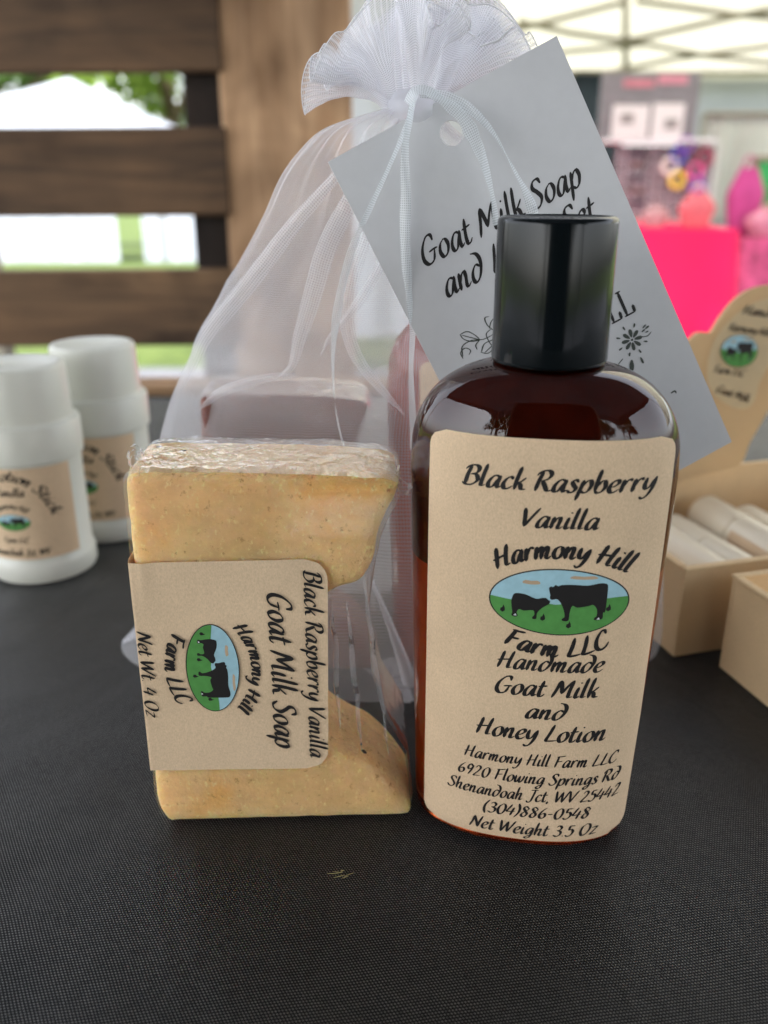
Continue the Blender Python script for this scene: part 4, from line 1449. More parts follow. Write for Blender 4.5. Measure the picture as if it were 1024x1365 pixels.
# front tube faces a little left of the camera, rear tube is half hidden
c1 = PZ(62, 752, 0)
make_stick('white twist-up lotion stick with kraft label, nearest of the two at the left edge', (c1.x, c1.y, 0), .0202, .0832, R(-90) + R(-6), 'white lotion sticks on the black cloth')
c2 = PZ(152, 702, 0)
make_stick('white twist-up lotion stick standing behind the nearer one, its label half hidden', (c2.x, c2.y, 0), .0202, .0832, R(-90) + R(-14), 'white lotion sticks on the black cloth')

# ------------------------------------------------------------------ kraft display boxes and lip balms
def tray(t, W, Dp, H, th=0.0012, mat=None):
    """open card tray: floor and four walls, folded rims; origin at its front left corner"""
    mat = mat or M['kraft_box']
    m = MB()
    m.box((W / 2, Dp / 2, th / 2 + 0.0002), (W - 2 * th, Dp - 2 * th, th))
    for (c, s) in (((W / 2, th / 2, H / 2), (W, th, H)), ((W / 2, Dp - th / 2, H / 2), (W, th, H)), ((th / 2, Dp / 2, H / 2), (th, Dp - 2 * th, H)), ((W - th / 2, Dp / 2, H / 2), (th, Dp - 2 * th, H))):
        m.box(c, s, bev=0.00025)
    # folded-over rim
    for (c, s) in (((W / 2, th / 2, H + .0004), (W + .0006, th + .0012, .0014)), ((W / 2, Dp - th / 2, H + .0004), (W + .0006, th + .0012, .0014)), ((th / 2, Dp / 2, H + .0004), (th + .0012, Dp - 2 * th - .0016, .0014)), ((W - th / 2, Dp / 2, H + .0004), (th + .0012, Dp - 2 * th - .0016, .0014))):
        m.box(c, s, bev=0.0004)
    return m.build('tray', mat, t)
A0 = PZ(898, 876, 0)
AR = R(16)
boxA = thing('display_box', 'open kraft box of lip balms with a tall round-topped header card', 'box', (A0.x, A0.y, 0), AR)
tray(boxA, 0.150, 0.088, 0.0312)
B0 = PZ(945, 884, 0)
BRA = R(15)
boxB = thing('display_box', 'open empty-looking kraft box nearest the camera at the right edge', 'box', (B0.x + 0.0025, B0.y - 0.002, 0), BRA)
tr = MB()
def trayB():
    W, Dp, H, th = 0.13, 0.075, 0.0318, 0.0014
    o = tray(boxB, W, Dp, H, th)
    for v in o.data.vertices: v.co.y -= Dp
trayB()
# lip balms lying in the first box
def make_balm(label, lx, ly, lz, ang, L=0.068, r=0.0083):
    t = thing('lip_balm', label, 'lip balm', (0, 0, 0), 0, 'lip balms lying in the kraft box')
    mt = Matrix.Translation(A0) @ Matrix.Rotation(AR, 4, 'Z')
    p = mt @ Vector((lx, ly, lz))
    t.location = p
    t.rotation_euler = (0, 0, AR + ang)
    rot = Matrix.Rotation(R(-90), 3, 'X')
    b_ = MB()
    b_.lathe([(r - .0012, 0), (r - .0003, .0006), (r, .0015), (r, L * .62), (r - .0006, L * .625)], 40, rot=rot)
    smooth_by_angle(b_.build('tube_body', M['balm_white'], t), 40)
    c = MB()
    c.lathe([(r - .0006, L * .625), (r + .0001, L * .63), (r + .0001, L - .002), (r - .0006, L - .0006), (r - .002, L), (0, L)], 40, rot=rot)
    smooth_by_angle(c.build('cap', M['balm_white'], t), 40)
    l = MB()
    V, Fc = [], []
    for j in range(2):
        for i in range(25):
            a = R(150) + R(125) * i / 24
            rr = r + .00015
            V.append((rr * math.cos(a), (L * .05, L * .58)[j], rr * math.sin(a)))
    Fc = [(i, i + 1, 26 + i, 25 + i) for i in range(24)]
    obj('label', V, Fc, M['kraft_label'], t, True)
floor = 0.0018
names = ['cream lip balm tube in the kraft box, leftmost beside the box wall', 'cream lip balm tube in the kraft box, second from the left wall', 'cream lip balm tube in the kraft box, third from the left wall', 'cream lip balm tube in the kraft box, fourth from the left wall', 'cream lip balm tube in the kraft box, fifth from the left wall']
for i, (lx, ly, lz) in enumerate(((0.0108, 0.004, floor + .0086), (0.0285, 0.012, floor + .0120), (0.0462, 0.005, floor + .0090), (0.0638, 0.012, floor + .0125), (0.0812, 0.006, floor + .0090))):
    make_balm(names[i], lx, ly, lz, R((1.5, -1, 2, -1, 1)[i]))
# header card at the back of the box
HO = (Matrix.Translation(A0) @ Matrix.Rotation(AR, 4, 'Z')) @ Vector((0.03, 0.0905, 0.03))
HN = Vector((-0.08, 1.0, -0.14)).normalized()
def hp(u, v): return PPL(u, v, HO, HN)
hout = [(868, 648), (872, 560), (895, 480), (921, 452), (932, 443), (945, 444), (951, 440), (962, 422), (980, 400), (1000, 386), (1022, 380), (1050, 380), (1080, 392), (1095, 420), (1085, 450), (1050, 500), (1024, 548), (1000, 590), (984, 621), (930, 634)]
hx = Vector((1, 0, 0)); hx = (hx - HN * hx.dot(HN)).normalized()
hy = HN.cross(hx).normalized()
if hy.z < 0: hy = -hy
boxO = Vector(boxA.location)
_bai = (Matrix.Translation(A0) @ Matrix.Rotation(AR, 4, 'Z')).inverted()
pts = [hp(*p) for p in hout]
pts2 = catmull(pts, 4, True)
n = len(pts2)
V = [_bai @ p for p in pts2] + [_bai @ (p + HN * 0.0028) for p in pts2]
Fc = [tuple(t) for t in tessellate_polygon([pts2])]
Fc += [tuple(n + x for x in t) for t in Fc]
Fc += [(i, (i + 1) % n, n + (i + 1) % n, n + i) for i in range(n)]
header = fix_normals(obj('header_card', V, Fc, mat_translucent('kraft_header_card', (0.80, 0.62, 0.38), 0.4, 0.08, 60), boxA))
def hmap(x, y, lift):
    return _bai @ (HO + hx * x + hy * y - HN * (0.0004 + lift))
def h2(u, v):
    p = hp(u, v) - HO
    return Vector((p.dot(hx), p.dot(hy), 0))
hl = Print(hmap)
lp = [(945, 470), (960, 440), (985, 415), (1015, 400), (1045, 398), (1062, 412), (1060, 440), (1030, 480), (1012, 510), (1005, 535), (992, 545), (970, 540), (948, 522), (942, 500)]
hl.poly([h2(*p) for p in [tuple(q) for q in [(v.x, v.y) for v in catmull([(a, b_, 0) for a, b_ in lp], 4, True)]]], 0, 0.0001, 0.02)
mlab = mat_translucent('pale_label_paper', (0.80, 0.70, 0.48), 0.4, 0.06, 200)
hlab = hl.build('header_label', [mlab], header)
hw = Print(hmap)
hw.lift = 0.0003
def h_line(txt, u0, v0, u1, v1, cap):
    a, b_ = h2(u0, v0), h2(u1, v1)
    ex = (b_ - a).normalized()
    hw.line(txt, a, ex, Vector((-ex.y, ex.x, 0)), (b_ - a).length, cap, weight=0.15)
hpx = 0.34 / F
h_line("Handmade", 988, 418, 1058, 428, 12 * hpx)
h_line("Harmony Hill", 970, 440, 1024, 448, 10 * hpx)
h_line("Farm LLC", 950, 496, 990, 502, 10 * hpx)
h_line("Goat Milk", 953, 522, 996, 536, 10 * hpx)
he = Print(hmap)
a, b_ = h2(960, 466), h2(1008, 470)
ex = (b_ - a).normalized()
ehx = (b_ - a).length / 2
for shp_lift in (0,):
    he.lift = 0.0003
    old = he.poly
    he.poly = lambda pts, m, lift, mx=0.02: old(pts, m, lift * 4 + 0.0003, 0.02)
    emblem(he, (a + b_) / 2, ex, Vector((-ex.y, ex.x, 0)) * 1.75, ehx, 0.02)
he.build('emblem', ART, hlab)
hw.build('lettering', [M['ink']], hlab)

# ------------------------------------------------------------------ dark pallet wall behind the table
def build_pallet():
    Y = 1.0
    t = thing('pallet_wall', 'dark stained pallet-board display wall standing behind the table', 'pallet', (-0.2, Y, -0.75))
    O = Vector((-0.2, Y, -0.75))
    def z(v): return P(150, v, Y).z
    def x(u, v=240): return P(u, v, Y).x
    xl, xr = -0.95, x(306, 240)
    th = 0.018
    random.seed(3)
    for (v0, v1, tilt) in ((101, -75, 0.0), (290, 172, 0.0), (462, 361, 0.0), (-112, -230, 0.0), (640, 530, 0.0)):
        z0, z1 = z(v0), z(v1)
        m = MB()
        m.box(((xl + xr) / 2 - O.x, 0, (z0 + z1) / 2 - O.z), (xr - xl, th, z1 - z0), Matrix.Rotation(R(random.uniform(-0.6, -0.1)), 3, 'Y'), bev=0.003)
        o = m.build('plank', M['plank_warm'] if v0 == 462 else M['plank'], t)
    for u0, u1, yb in ((252, 302, 0.06), (-700, -650, 0.06)):
        m = MB()
        m.box(((x(u0) + x(u1)) / 2 * 1.0 - O.x + 0.004, th / 2 + 0.045, 0.60), (x(u1) - x(u0) + 0.01, 0.088, 1.19), bev=0.002)
        m.build('stringer', M['stringer'], t)
    m = MB()
    px0, px1 = x(300, 240), x(467, 60)
    m.box(((px0 + px1) / 2 - O.x, 0.02, 0.72), (px1 - px0, 0.045, 1.43), bev=0.003)
    m.build('post', M['post'], t)
    m = MB()
    zr = P(235, 522, 0.74)
    m.box((-0.1 - O.x, -0.27, zr.z - O.z), (1.6, 0.04, 0.022), bev=0.002)
    r_ = m.build('rail', M['rail'], t)
    m = MB()
    for sx in (-0.85, 0.62):
        m.box((sx - O.x, -0.27, (zr.z - O.z) / 2 - 0.006), (0.04, 0.04, zr.z - O.z - 0.013), bev=0.002)
        m.box((sx - O.x, -0.137, (zr.z - O.z) / 2), (0.038, 0.22, 0.04), bev=0.002)
    m.build('rail_leg', M['rail'], t)
build_pallet()

# ------------------------------------------------------------------ tents
M['tent_white'] = mat_translucent('white_tent_vinyl', (0.44, 0.47, 0.54), 0.3)
M['tent_cream'] = mat_translucent('cream_canopy_fabric', (0.70, 0.67, 0.55), 0.36)
M['metal'] = simple('grey_tent_steel', (0.26, 0.24, 0.19), 0.5, 0.5, 0.1, 6, 0.2)
def hip_tent(t, O, x0, x1, y0, y1, ze, zp, drop, mat, walls=(), base=-0.75, wallmat=None, pole_r=0.022, peak=None):
    """peaked canopy with valance, posts and side walls; all part meshes of thing t at O"""
    pk = Vector(peak) if peak else Vector(((x0 + x1) / 2, (y0 + y1) / 2, zp))
    cs = [Vector((x0, y0, ze)), Vector((x1, y0, ze)), Vector((x1, y1, ze)), Vector((x0, y1, ze))]
    V, Fc = [], []
    for q in range(4):
        a, b_ = cs[q], cs[(q + 1) % 4]
        nb = len(V)
        K, J = 14, 10
        for j in range(J + 1):
            s = j / J
            for i in range(K + 1):
                u = i / K
                p = a.lerp(b_, u).lerp(pk, s)
                p.z -= 0.05 * math.sin(math.pi * s) + 0.02 * math.sin(math.pi * u) * (1 - s)
                V.append(p - O)
        for j in range(J):
            for i in range(K):
                c = nb + j * (K + 1) + i
                Fc.append((c, c + 1, c + K + 2, c + K + 1))
        # valance
        nb = len(V)
        for j in range(3):
            for i in range(K * 2 + 1):
                u = i / (K * 2)
                p = a.lerp(b_, u)
                p.z -= 0.02 * math.sin(math.pi * u) + drop * j / 2
                V.append(p - O + (p - Vector((pk.x, pk.y, p.z))).normalized() * (0.004 * math.sin(i * 1.1) * j))
        for j in range(2):
            for i in range(K * 2):
                c = nb + j * (K * 2 + 1) + i
                Fc.append((c, c + 1, c + K * 2 + 2, c + K * 2 + 1))
    obj('canopy_roof', V, Fc, mat, t, True)
    for c in cs:
        m = MB()
        cc = c + (pk - c) * 0.01
        m.tube([Vector((cc.x, cc.y, gz(cc.x, cc.y) + 0.002)) - O, Vector((cc.x, cc.y, ze - 0.03)) - O], pole_r, 8)
        m.build('pole', M['metal'], t, True)
    for (a, b_, zt_) in walls:
        V, Fc = [], []
        K, J = 60, 8
        a, b_ = Vector((*a, 0)), Vector((*b_, 0))
        nrm = (b_ - a).cross(Vector((0, 0, 1))).normalized()
        for j in range(J + 1):
            for i in range(K + 1):
                u, s = i / K, j / J
                p = a.lerp(b_, u)
                g = gz(p.x, p.y) + 0.003
                V.append(Vector((p.x, p.y, g + (zt_ - g) * s)) + nrm * (0.035 * math.sin(u * 31 + 2 * math.sin(u * 9)) * (1 - 0.6 * s)) - O)
        for j in range(J):
            for i in range(K):
                c = j * (K + 1) + i
                Fc.append((c, c + 1, c + K + 2, c + K + 1))
        obj('side_wall', V, Fc, wallmat or mat, t, True)

# white peaked marquee seen between the planks
mq = thing('marquee_tent', 'white peaked marquee on the lawn, seen through the gaps of the pallet', 'tent', (-6.9, 20, -1.6))
O = Vector((-6.9, 20, -1.6))
er = P(205, 165, 18.0)
pk = P(92, 104, 20.0)
wl = er.x - pk.x
hip_tent(mq, O, pk.x - wl * 1.5, er.x, 18.0, 22.0, er.z - 0.02, pk.z, 0.22, M['tent_white'], [((pk.x - wl * 1.5, 18.1), (P(155, 300, 18.1).x, 18.1), er.z - 0.1), ((P(190, 300, 18.1).x, 18.1), (er.x + 0.9, 18.1), er.z - 0.1)], peak=pk)
# vendor canopy at the right
cv = thing('vendor_canopy', 'long cream pop-up canopy with a metal truss over the pink market stall', 'canopy', (2.8, 8, -0.75))
O = Vector((2.8, 8, -0.75))
hip_tent(cv, O, -0.9, 7.5, 1.9, 11.0, 1.28, 2.55, 0.16, M['tent_cream'], [((P(915, 130, 10.9).x, 10.9), (7.4, 10.9), 1.2), ((-0.8, 5.4), (0.62, 5.4), 1.18)], wallmat=M['tent_white'], peak=(3.3, 7.6, 2.55))
def truss(pts, y, r=0.027):
    m = MB()
    m.tube([P(u, v, y) - O for u, v in pts], r, 8)
    m.build('truss_bar', M['metal'], cv, True)
truss([(640, 52), (835, 2)], 8.6)
truss([(690, 28), (760, 44), (835, 55)], 8.6)
truss([(835, 55), (976, 23), (1100, -4)], 8.65)
truss([(848, 1), (979, 19), (1100, 31)], 8.7)
truss([(660, 84), (760, 68), (863, 59)], 10.2)
truss([(863, 59), (945, 75), (1100, 92)], 10.2)
truss([(800, 99), (900, 78), (1024, 62), (1100, 50)], 10.25)
truss([(834, -60), (834, 100)], 8.62, 0.03)
truss([(640, 99), (1130, 96)], 10.8, 0.025)

# unseen canopy over our own table, made dark to shade it and the reflections
own = thing('unseen_shade_canopy', 'unseen charcoal canopy over the black market table, made dark to shade it and reflections', 'canopy', (0, 0.1, -0.75))
O = Vector((0, 0.1, -0.75))
hip_tent(own, O, -1.5, 1.6, -2.2, 0.95, 1.30, 2.3, 0.18, mat_translucent('shade_canopy_fabric', (0.10, 0.105, 0.115), 0.15))

# ------------------------------------------------------------------ trees
def tree(label, x, y, H, Rr, seed, tone):
    random.seed(seed)
    g = gz(x, y)
    t = thing('broadleaf_tree', label, 'tree', (x, y, g), 0, 'trees behind the tents')
    tr = MB()
    tr.tube([(0, 0, 0), (0.1, 0, H * .2), (0.0, 0.1, H * .45), (0.1, 0, H * .8)], [Rr * .10, Rr * .08, Rr * .06, 0.03], 9)
    for k in range(6):
        a = random.uniform(0, 6.28)
        tr.tube([(0, 0, H * (.3 + .06 * k)), (math.cos(a) * Rr * .4, math.sin(a) * Rr * .4, H * (.42 + .07 * k)), (math.cos(a) * Rr * .75, math.sin(a) * Rr * .75, H * (.5 + .07 * k))], [Rr * .045, Rr * .03, 0.02], 6)
    tr.build('trunk', simple('bark', (0.10, 0.075, 0.05), 0.9, 0.2, 0.3, 4), t, True)
    V, Fc = [], []
    clumps = []
    for k in range(46):
        a, e = random.uniform(0, 6.28), random.uniform(-0.6, 1.4)
        rr = random.uniform(0.45, 0.95)
        clumps.append((Vector((math.cos(a) * math.cos(e) * Rr * rr, math.sin(a) * math.cos(e) * Rr * rr, H * .62 + math.sin(e) * H * .36 * rr)), random.uniform(.16, .34) * Rr))
    for c, r in clumps:
        for k in range(70):
            d = Vector((random.gauss(0, 1), random.gauss(0, 1), random.gauss(0, .8))).normalized() * r * random.uniform(.35, 1.05)
            p = c + d
            s = Rr * random.uniform(.035, .07)
            ax = Vector((random.gauss(0, 1), random.gauss(0, 1), random.gauss(0, 1))).normalized()
            bx = ax.cross(Vector((random.gauss(0, 1), random.gauss(0, 1), random.gauss(0, 1)))).normalized()
            b0 = len(V)
            V += [p - ax * s, p + bx * s * .55, p + ax * s, p - bx * s * .55]
            Fc.append((b0, b0 + 1, b0 + 2, b0 + 3))
    obj('crown', V, Fc, tone, t)
leaf1 = mat_translucent('bright_leaves', (0.20, 0.30, 0.06), 0.45, 0.5, 0.8)
leaf2 = mat_translucent('dark_leaves', (0.06, 0.11, 0.03), 0.35, 0.5, 0.8)
tree('tall bright green tree beyond the right slope of the white marquee', P(225, 140, 30).x, 30, 9.5, 3.4, 1, leaf1)
tree('dark green tree behind the left slope of the white marquee', P(-10, 140, 32).x, 32, 10, 3.6, 2, leaf2)
tree('bright green tree behind the peak of the white marquee', P(110, 140, 36).x, 36, 11, 3.8, 5, leaf1)
tree('broad green tree far behind the brown wooden post', P(390, 140, 33).x, 33, 10, 3.8, 7, leaf2)

for i_, (x_, y_) in enumerate(((-7.5, -13), (-3.0, -16), (1.6, -14), (6.0, -17), (10.5, -13))):
    tree('broad leafy tree on the photographer\'s side of the market, outside the photograph', x_, y_, 8.5 + (i_ % 3), 3.3, 20 + i_, leaf2)
    bpy.data.objects[[o.name for o in COL.objects if o.name.startswith('broadleaf_tree')][-1]]['group'] = 'trees on the near side of the market'

# ------------------------------------------------------------------ the pink stall across the aisle
pink = simple('hot_pink_cloth', (0.78, 0.006, 0.085), 0.75, 0.3, 0.08, 5)
def stall_table(label, y, u0, u1, v_top, mat, depth=0.7):
    a, b_ = P(u0, v_top, y), P(u1, v_top, y)
    zt_ = a.z
    c = Vector(((a.x + b_.x) / 2, y + depth / 2, -0.75))
    t = thing('stall_table', label, 'table', c)
    W = b_.x - a.x
    m = MB()
    m.box((0, 0, zt_ - 0.03 + 0.75), (W - 0.05, depth - 0.05, 0.03))
    m.build('table_top', M['white_plastic'], t)
    for sx in (-1, 1):
        for sy in (-1, 1):
            l = MB()
            l.tube([(sx * (W / 2 - .08), sy * (depth / 2 - .08), 0.002), (sx * (W / 2 - .08), sy * (depth / 2 - .08), zt_ + 0.70)], 0.016, 8)
            l.build('leg', M['metal'], t)
    V, Fc = [], []
    per = []
    K = 40
    cs = [Vector((-W / 2, -depth / 2)), Vector((W / 2, -depth / 2)), Vector((W / 2, depth / 2)), Vector((-W / 2, depth / 2))]
    for q in range(4):
        for i in range(K):
            p = cs[q].lerp(cs[(q + 1) % 4], i / K)
            per.append((p, (cs[(q + 1) % 4] - cs[q]).normalized()))
    n = len(per)
    for j in range(9):
        s = j / 8
        for i, (p, d) in enumerate(per):
            nrm = Vector((d.y, -d.x))
            o = (0.006 + 0.038 * s * (1 + math.sin(i * .55 + math.sin(i * .13) * 2)))
            V.append((p.x + nrm.x * o, p.y + nrm.y * o, (zt_ + 0.75) * (1 - s) + 0.02 * s))
    for j in range(8):
        for i in range(n):
            k = (i + 1) % n
            Fc.append((j * n + i, j * n + k, (j + 1) * n + k, (j + 1) * n + i))
    Fc.append(tuple(range(n - 1, -1, -1)))
    smooth_by_angle(obj('tablecloth', V, Fc, mat, t, True), 50)
    return t
stall_table('stall table under a hot pink cloth across the aisle', 2.86, 690, 982, 306, pink)
ZT = P(900, 306, 2.86).z

# grey display backboard with white papers
def backboard():
    y = 3.95
    a, b_ = P(803, 97, y), P(924, 188, y)
    t = thing('display_board', 'grey display backboard with white notices above the pink stall', 'display board', ((a.x + b_.x) / 2, y, -0.75))
    O = Vector(t.location)
    m = MB()
    m.box(((a.x + b_.x) / 2 - O.x, 0, (a.z + b_.z) / 2 - O.z), (b_.x - a.x, 0.02, a.z - b_.z), bev=0.003)
    m.build('panel', simple('grey_board', (0.20, 0.20, 0.225), 0.6), t)
    for sx in (a.x + 0.02, b_.x - 0.02):
        l = MB()
        l.tube([(sx - O.x, 0.03, 0.002), (sx - O.x, 0.03, b_.z - O.z + 0.2)], 0.012, 8)
        l.build('leg', M['metal'], t)
    for u0, v0, u1, v1, mt in ((818, 140, 862, 184, M['card_white']), (872, 138, 908, 186, M['card_white']), (832, 106, 872, 116, simple('faded_red_print', (0.55, 0.20, 0.26))), (878, 100, 916, 112, simple('faded_pink_print', (0.6, 0.25, 0.33)))):
        p, q = P(u0, v0, y - 0.012), P(u1, v1, y - 0.012)
        s = MB()
        s.box(((p.x + q.x) / 2 - O.x, -0.0125, (p.z + q.z) / 2 - O.z), (q.x - p.x, 0.003, p.z - q.z))
        s.build('notice', mt, t)
    for u0, v0 in ((836, 158), (895, 165)):
        p, q = P(u0 - 8, v0 - 7, y - 0.016), P(u0 + 8, v0 + 7, y - 0.016)
        s = MB()
        s.box(((p.x + q.x) / 2 - O.x, -0.016, (p.z + q.z) / 2 - O.z), (q.x - p.x, 0.003, p.z - q.z))
        s.build('printed_patch', simple('pale_grey_print', (0.30, 0.29, 0.30)), t)
backboard()
# dark banner left of the board
def banner(name, label, cat, u0, v0, u1, v1, y, mat, th=0.01, wav=0.02, foot=True, ends=None):
    a, b_ = ends or (P(u0, v0, y), P(u1, v1, y))
    t = thing(name, label, cat, ((a.x + b_.x) / 2, y, -0.75 if foot else b_.z))
    O = Vector(t.location)
    V, Fc = [], []
    K, J = 30, 12
    for side in (0, 1):
        for j in range(J + 1):
            for i in range(K + 1):
                u, s = i / K, j / J
                V.append((a.x + (b_.x - a.x) * u - O.x, wav * math.sin(u * 17 + 1.5 * math.sin(u * 6) + 0.6 * s) * (0.3 + s) + th * side, a.z + (b_.z - a.z) * s - O.z))
    n = (K + 1) * (J + 1)
    for side in (0, 1):
        for j in range(J):
            for i in range(K):
                c = side * n + j * (K + 1) + i
                Fc.append((c, c + 1, c + K + 2, c + K + 1) if side == 0 else (c, c + K + 1, c + K + 2, c + 1))
    for i in range(K):
        for c, d in ((i, i + 1), (J * (K + 1) + i, J * (K + 1) + i + 1)):
            Fc.append((c, d, n + d, n + c))
    for j in range(J):
        for c in (j * (K + 1), j * (K + 1) + K):
            Fc.append((c, c + K + 1, n + c + K + 1, n + c))
    obj('fabric', V, Fc, mat, t, True)
    m = MB()
    m.tube([(a.x - O.x - .01, th / 2, a.z - O.z + .012), (b_.x - O.x + .01, th / 2, a.z - O.z + .012)], 0.011, 8)
    if foot:
        for x in (a.x - .005, b_.x + .005):
            m.tube([(x - O.x, th / 2 + .03, .002), (x - O.x, th / 2 + .03, a.z - O.z + .012)], 0.010, 8)
    m.build('hanging_rail', M['metal'], t, True)
    return t
banner('banner', 'dark slate banner hanging left of the grey display board', 'banner', 764, 98, 803, 470, 6.0, simple('slate_fabric', (0.035, 0.05, 0.065), 0.8, 0.2))
banner('drape', 'pale grey white drape hanging right of the wire grid', 'drape', 943, 156, 1036, 300, 4.3, mat_translucent('pale_drape_fabric', (0.66, 0.70, 0.68), 0.3), 0.01, 0.035)
banner('banner', 'green banner at the right edge beside the pale drape', 'banner', 1010, 215, 1060, 280, 3.9, simple('green_fabric', (0.05, 0.42, 0.13), 0.7, 0.2), 0.01, 0.02)
# wire grid with shelf and hung trinkets, standing on the pink table
def wire_grid():
    y = 3.25
    a, b_ = P(826, 190, y), P(946, 303, y)
    t = thing('wire_grid_rack', 'white wire grid rack hung with trinkets behind the pink table', 'rack', ((a.x + b_.x) / 2, y, ZT + 0.002))
    O = Vector(t.location)
    m = MB()
    for i in range(13):
        x = a.x + (b_.x - a.x) * i / 12
        m.tube([(x - O.x, 0, 0.001), (x - O.x, 0, a.z - O.z)], 0.0016, 5)
    for i in range(9):
        z = 0.004 + (a.z - O.z - 0.004) * i / 8
        m.tube([(a.x - O.x, 0.003, z), (b_.x - O.x, 0.003, z)], 0.0016, 5)
    m.build('wire_mesh', M['card_white'], t)
    bp = MB()
    bp.box(((a.x + b_.x) / 2 - O.x, 0.045, (a.z - O.z) / 2 + 0.001), (b_.x - a.x, 0.006, a.z - O.z - 0.02))
    bp.build('backing', simple('mauve_backing', (0.16, 0.125, 0.145), 0.8, 0.2, 0.7, 22), t)
    s = MB()
    p, q = P(806, 188, y), P(950, 188, y)
    s.box(((p.x + q.x) / 2 - O.x, 0.01, p.z - O.z), (q.x - p.x, 0.10, 0.012), bev=0.002)
    s.build('shelf', M['card_white'], t)
    return y
gy = wire_grid()
random.seed(21)
tcols = {'dark plum': (0.05, 0.03, 0.05), 'brown': (0.16, 0.10, 0.10), 'royal blue': (0.03, 0.06, 0.42), 'purple': (0.20, 0.04, 0.33), 'yellow': (0.75, 0.55, 0.06), 'hot pink': (0.70, 0.08, 0.30), 'pale lilac': (0.55, 0.50, 0.62), 'coral': (0.8, 0.25, 0.25), 'cream': (0.75, 0.65, 0.60), 'wine red': (0.30, 0.02, 0.07)}
tm = {k: simple(k.replace(' ', '_') + '_trinket', v, 0.5) for k, v in tcols.items()}
def card_stack(label, u, v, colour):
    """a flat carded trinket: backing card and raised oval"""
    p = P(u, v, gy - 0.012)
    t = thing('carded_trinket', label, 'trinket', p, 0, 'trinkets hung on the wire grid')
    m = MB()
    m.box((0, 0, 0), (0.052, 0.004, 0.018), bev=0.001)
    m.build('backing_card', tm[colour], t)
    h = MB()
    h.tube([(0, 0.001, 0.008), (0, 0.008, 0.012), (0, 0.013, 0.006)], 0.001, 5)
    h.build('hook', M['metal'], t)
rows = ['top', 'second', 'third', 'fourth', 'fifth']
for r_ in range(5):
    card_stack(f'dark carded trinket on the left of the wire grid, {rows[r_]} from the top', 849, 203 + r_ * 17, 'dark plum' if r_ % 2 == 0 else 'brown')
def hoop(label, u, v, colour, rad=0.024):
    """ring-shaped hair tie hung on a hook"""
    p = P(u, v, gy - 0.02)
    t = thing('hair_tie', label, 'hair tie', p, 0, 'hair ties hung on the wire grid')
    V, Fc = [], []
    n, k = 28, 10
    for i in range(n):
        a = 2 * math.pi * i / n
        rr = 0.008 + 0.0016 * math.sin(a * 9)
        for j in range(k):
            b_ = 2 * math.pi * j / k
            V.append(((rad + rr * math.cos(b_)) * math.cos(a), rr * math.sin(b_), (rad + rr * math.cos(b_)) * math.sin(a)))
    for i in range(n):
        for j in range(k):
            Fc.append((i * k + j, ((i + 1) % n) * k + j, ((i + 1) % n) * k + (j + 1) % k, i * k + (j + 1) % k))
    obj('scrunchie_ring', V, Fc, tm[colour], t, True)
    h = MB()
    h.tube([(0, 0, rad + 0.004), (0, 0.01, rad + 0.012), (0, 0.022, rad + 0.010)], 0.0014, 6)
    h.build('hook', M['metal'], t)
for lab, u, v, c in (('royal blue hair tie hung high on the wire grid', 905, 208, 'royal blue'), ('brown hair tie beside the blue one on the wire grid', 924, 212, 'brown'), ('purple hair tie at the top of the wire grid', 914, 194, 'purple'), ('wine red hair tie at the right end of the wire grid', 940, 210, 'wine red'),
                     ('yellow hair tie hung low on the wire grid', 903, 240, 'yellow'), ('hot pink hair tie in the middle of the wire grid', 927, 228, 'hot pink'), ('purple hair tie hung under the hot pink one', 928, 246, 'purple'), ('pale lilac hair tie hung lowest on the wire grid', 932, 256, 'pale lilac'), ('cream hair tie hung above the yellow one', 893, 222, 'cream')):
    hoop(lab, u, v, c)
def pouch(name, label, cat, u0, v0, u1, v1, y, mat, zb=None, folds=5):
    """soft stuffed pouch: rounded bag body with a gathered top and a strap"""
    a, b_ = P(u0, v0, y), P(u1, v1, y)
    W, H = b_.x - a.x, a.z - b_.z
    base = b_.z if zb is None else zb
    t = thing(name, label, cat, ((a.x + b_.x) / 2, y, base))
    V, Fc = [], []
    n, J = 40, 14
    for j in range(J + 1):
        s = j / J
        w = W / 2 * (0.72 + 0.38 * math.sin(min(1, s * 1.25) * math.pi * .5) - 0.62 * max(0, s - .62) / .38)
        for i in range(n):
            th = 2 * math.pi * i / n
            k = 1 + 0.07 * math.sin(folds * th + s * 2) * s
            V.append((w * k * math.cos(th), w * .5 * k * math.sin(th), H * s))
    for j in range(J):
        for i in range(n):
            k = (i + 1) % n
            Fc.append((j * n + i, j * n + k, (j + 1) * n + k, (j + 1) * n + i))
    Fc += [tuple(range(n - 1, -1, -1)), tuple(J * n + i for i in range(n))]
    obj('bag_body', V, Fc, mat, t, True)
    m = MB()
    m.tube([(-W * .2, 0, H * .97), (-W * .12, 0, H * 1.12), (0, 0, H * 1.18), (W * .12, 0, H * 1.12), (W * .2, 0, H * .97)], W * .035, 8)
    m.build('strap', mat, t, True)
coral = simple('coral_fabric', (0.55, 0.12, 0.14), 0.8, 0.2)
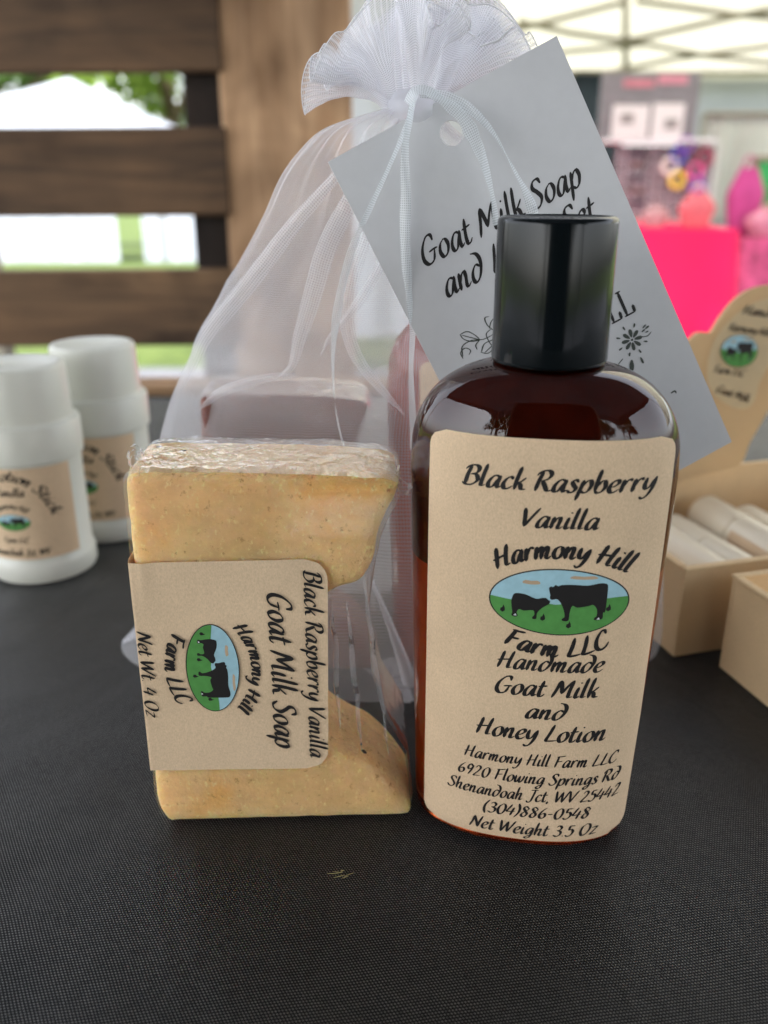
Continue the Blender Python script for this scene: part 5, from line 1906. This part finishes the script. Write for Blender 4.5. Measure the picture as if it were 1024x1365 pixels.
magenta = simple('magenta_fabric', (0.45, 0.06, 0.22), 0.8, 0.2)
blush = simple('blush_fabric', (0.42, 0.25, 0.26), 0.8, 0.2)
pouch('drawstring_pouch', 'coral drawstring pouch standing on the pink table below the grid', 'pouch', 908, 262, 948, 307, 2.95, coral, ZT + 0.002)
pouch('drawstring_pouch', 'blush drawstring pouch on the pink table left of the coral one', 'pouch', 858, 280, 888, 307, 3.0, blush, ZT + 0.002)
# second table with a heap of pink goods, right edge
mot = simple('pink_print_cloth', (0.50, 0.08, 0.19), 0.8, 0.2, 0.5, 26)
stall_table('stall table under a mottled pink cloth at the right edge', 3.1, 988, 1290, 318, mot)
ZT2 = P(1000, 318, 3.1).z
pouch('drawstring_pouch', 'tall magenta pouch standing on the mottled pink table', 'pouch', 975, 228, 1008, 318, 3.25, magenta, ZT2 + 0.002)
pouch('drawstring_pouch', 'round pale pink pouch at the right edge of the photograph', 'pouch', 996, 286, 1052, 322, 3.18, simple('pale_pink_fabric', (0.55, 0.22, 0.30), 0.8, 0.2, 0.3, 20), ZT2 + 0.002)


# added dark screen behind the camera, unseen: darkens reflections in cap and bottle
banner('banner', 'added dark screen behind the camera, unseen, darkening reflections in the cap and bottle', 'banner', 0, 0, 0, 0, -0.75, simple('reflection_screen_fabric', (0.02, 0.022, 0.026), 0.8, 0.2), ends=(Vector((-0.36, -0.75, 0.85)), Vector((0.30, -0.75, -0.60))))

# a dried fleck of grass and lint on the cloth in front of the soap
f0 = PZ(455, 1166, 0)
fl = thing('grass_fleck', 'tiny pale dried grass fleck lying on the black cloth before the soap', 'fleck', f0)
m = MB()
random.seed(9)
for k in range(7):
    a = random.uniform(-0.4, 0.9)
    c = Vector((random.uniform(-.0025, .003), random.uniform(-.0012, .0012), 0.00035))
    l = random.uniform(.0004, .0014)
    d = Vector((math.cos(a), math.sin(a), 0.1)) * l
    m.tube([c - d, c, c + d], [.00004, .00009, .00004], 5)
m.build('stalk', simple('dry_grass', (0.32, 0.28, 0.12), 0.8, 0.2), fl)
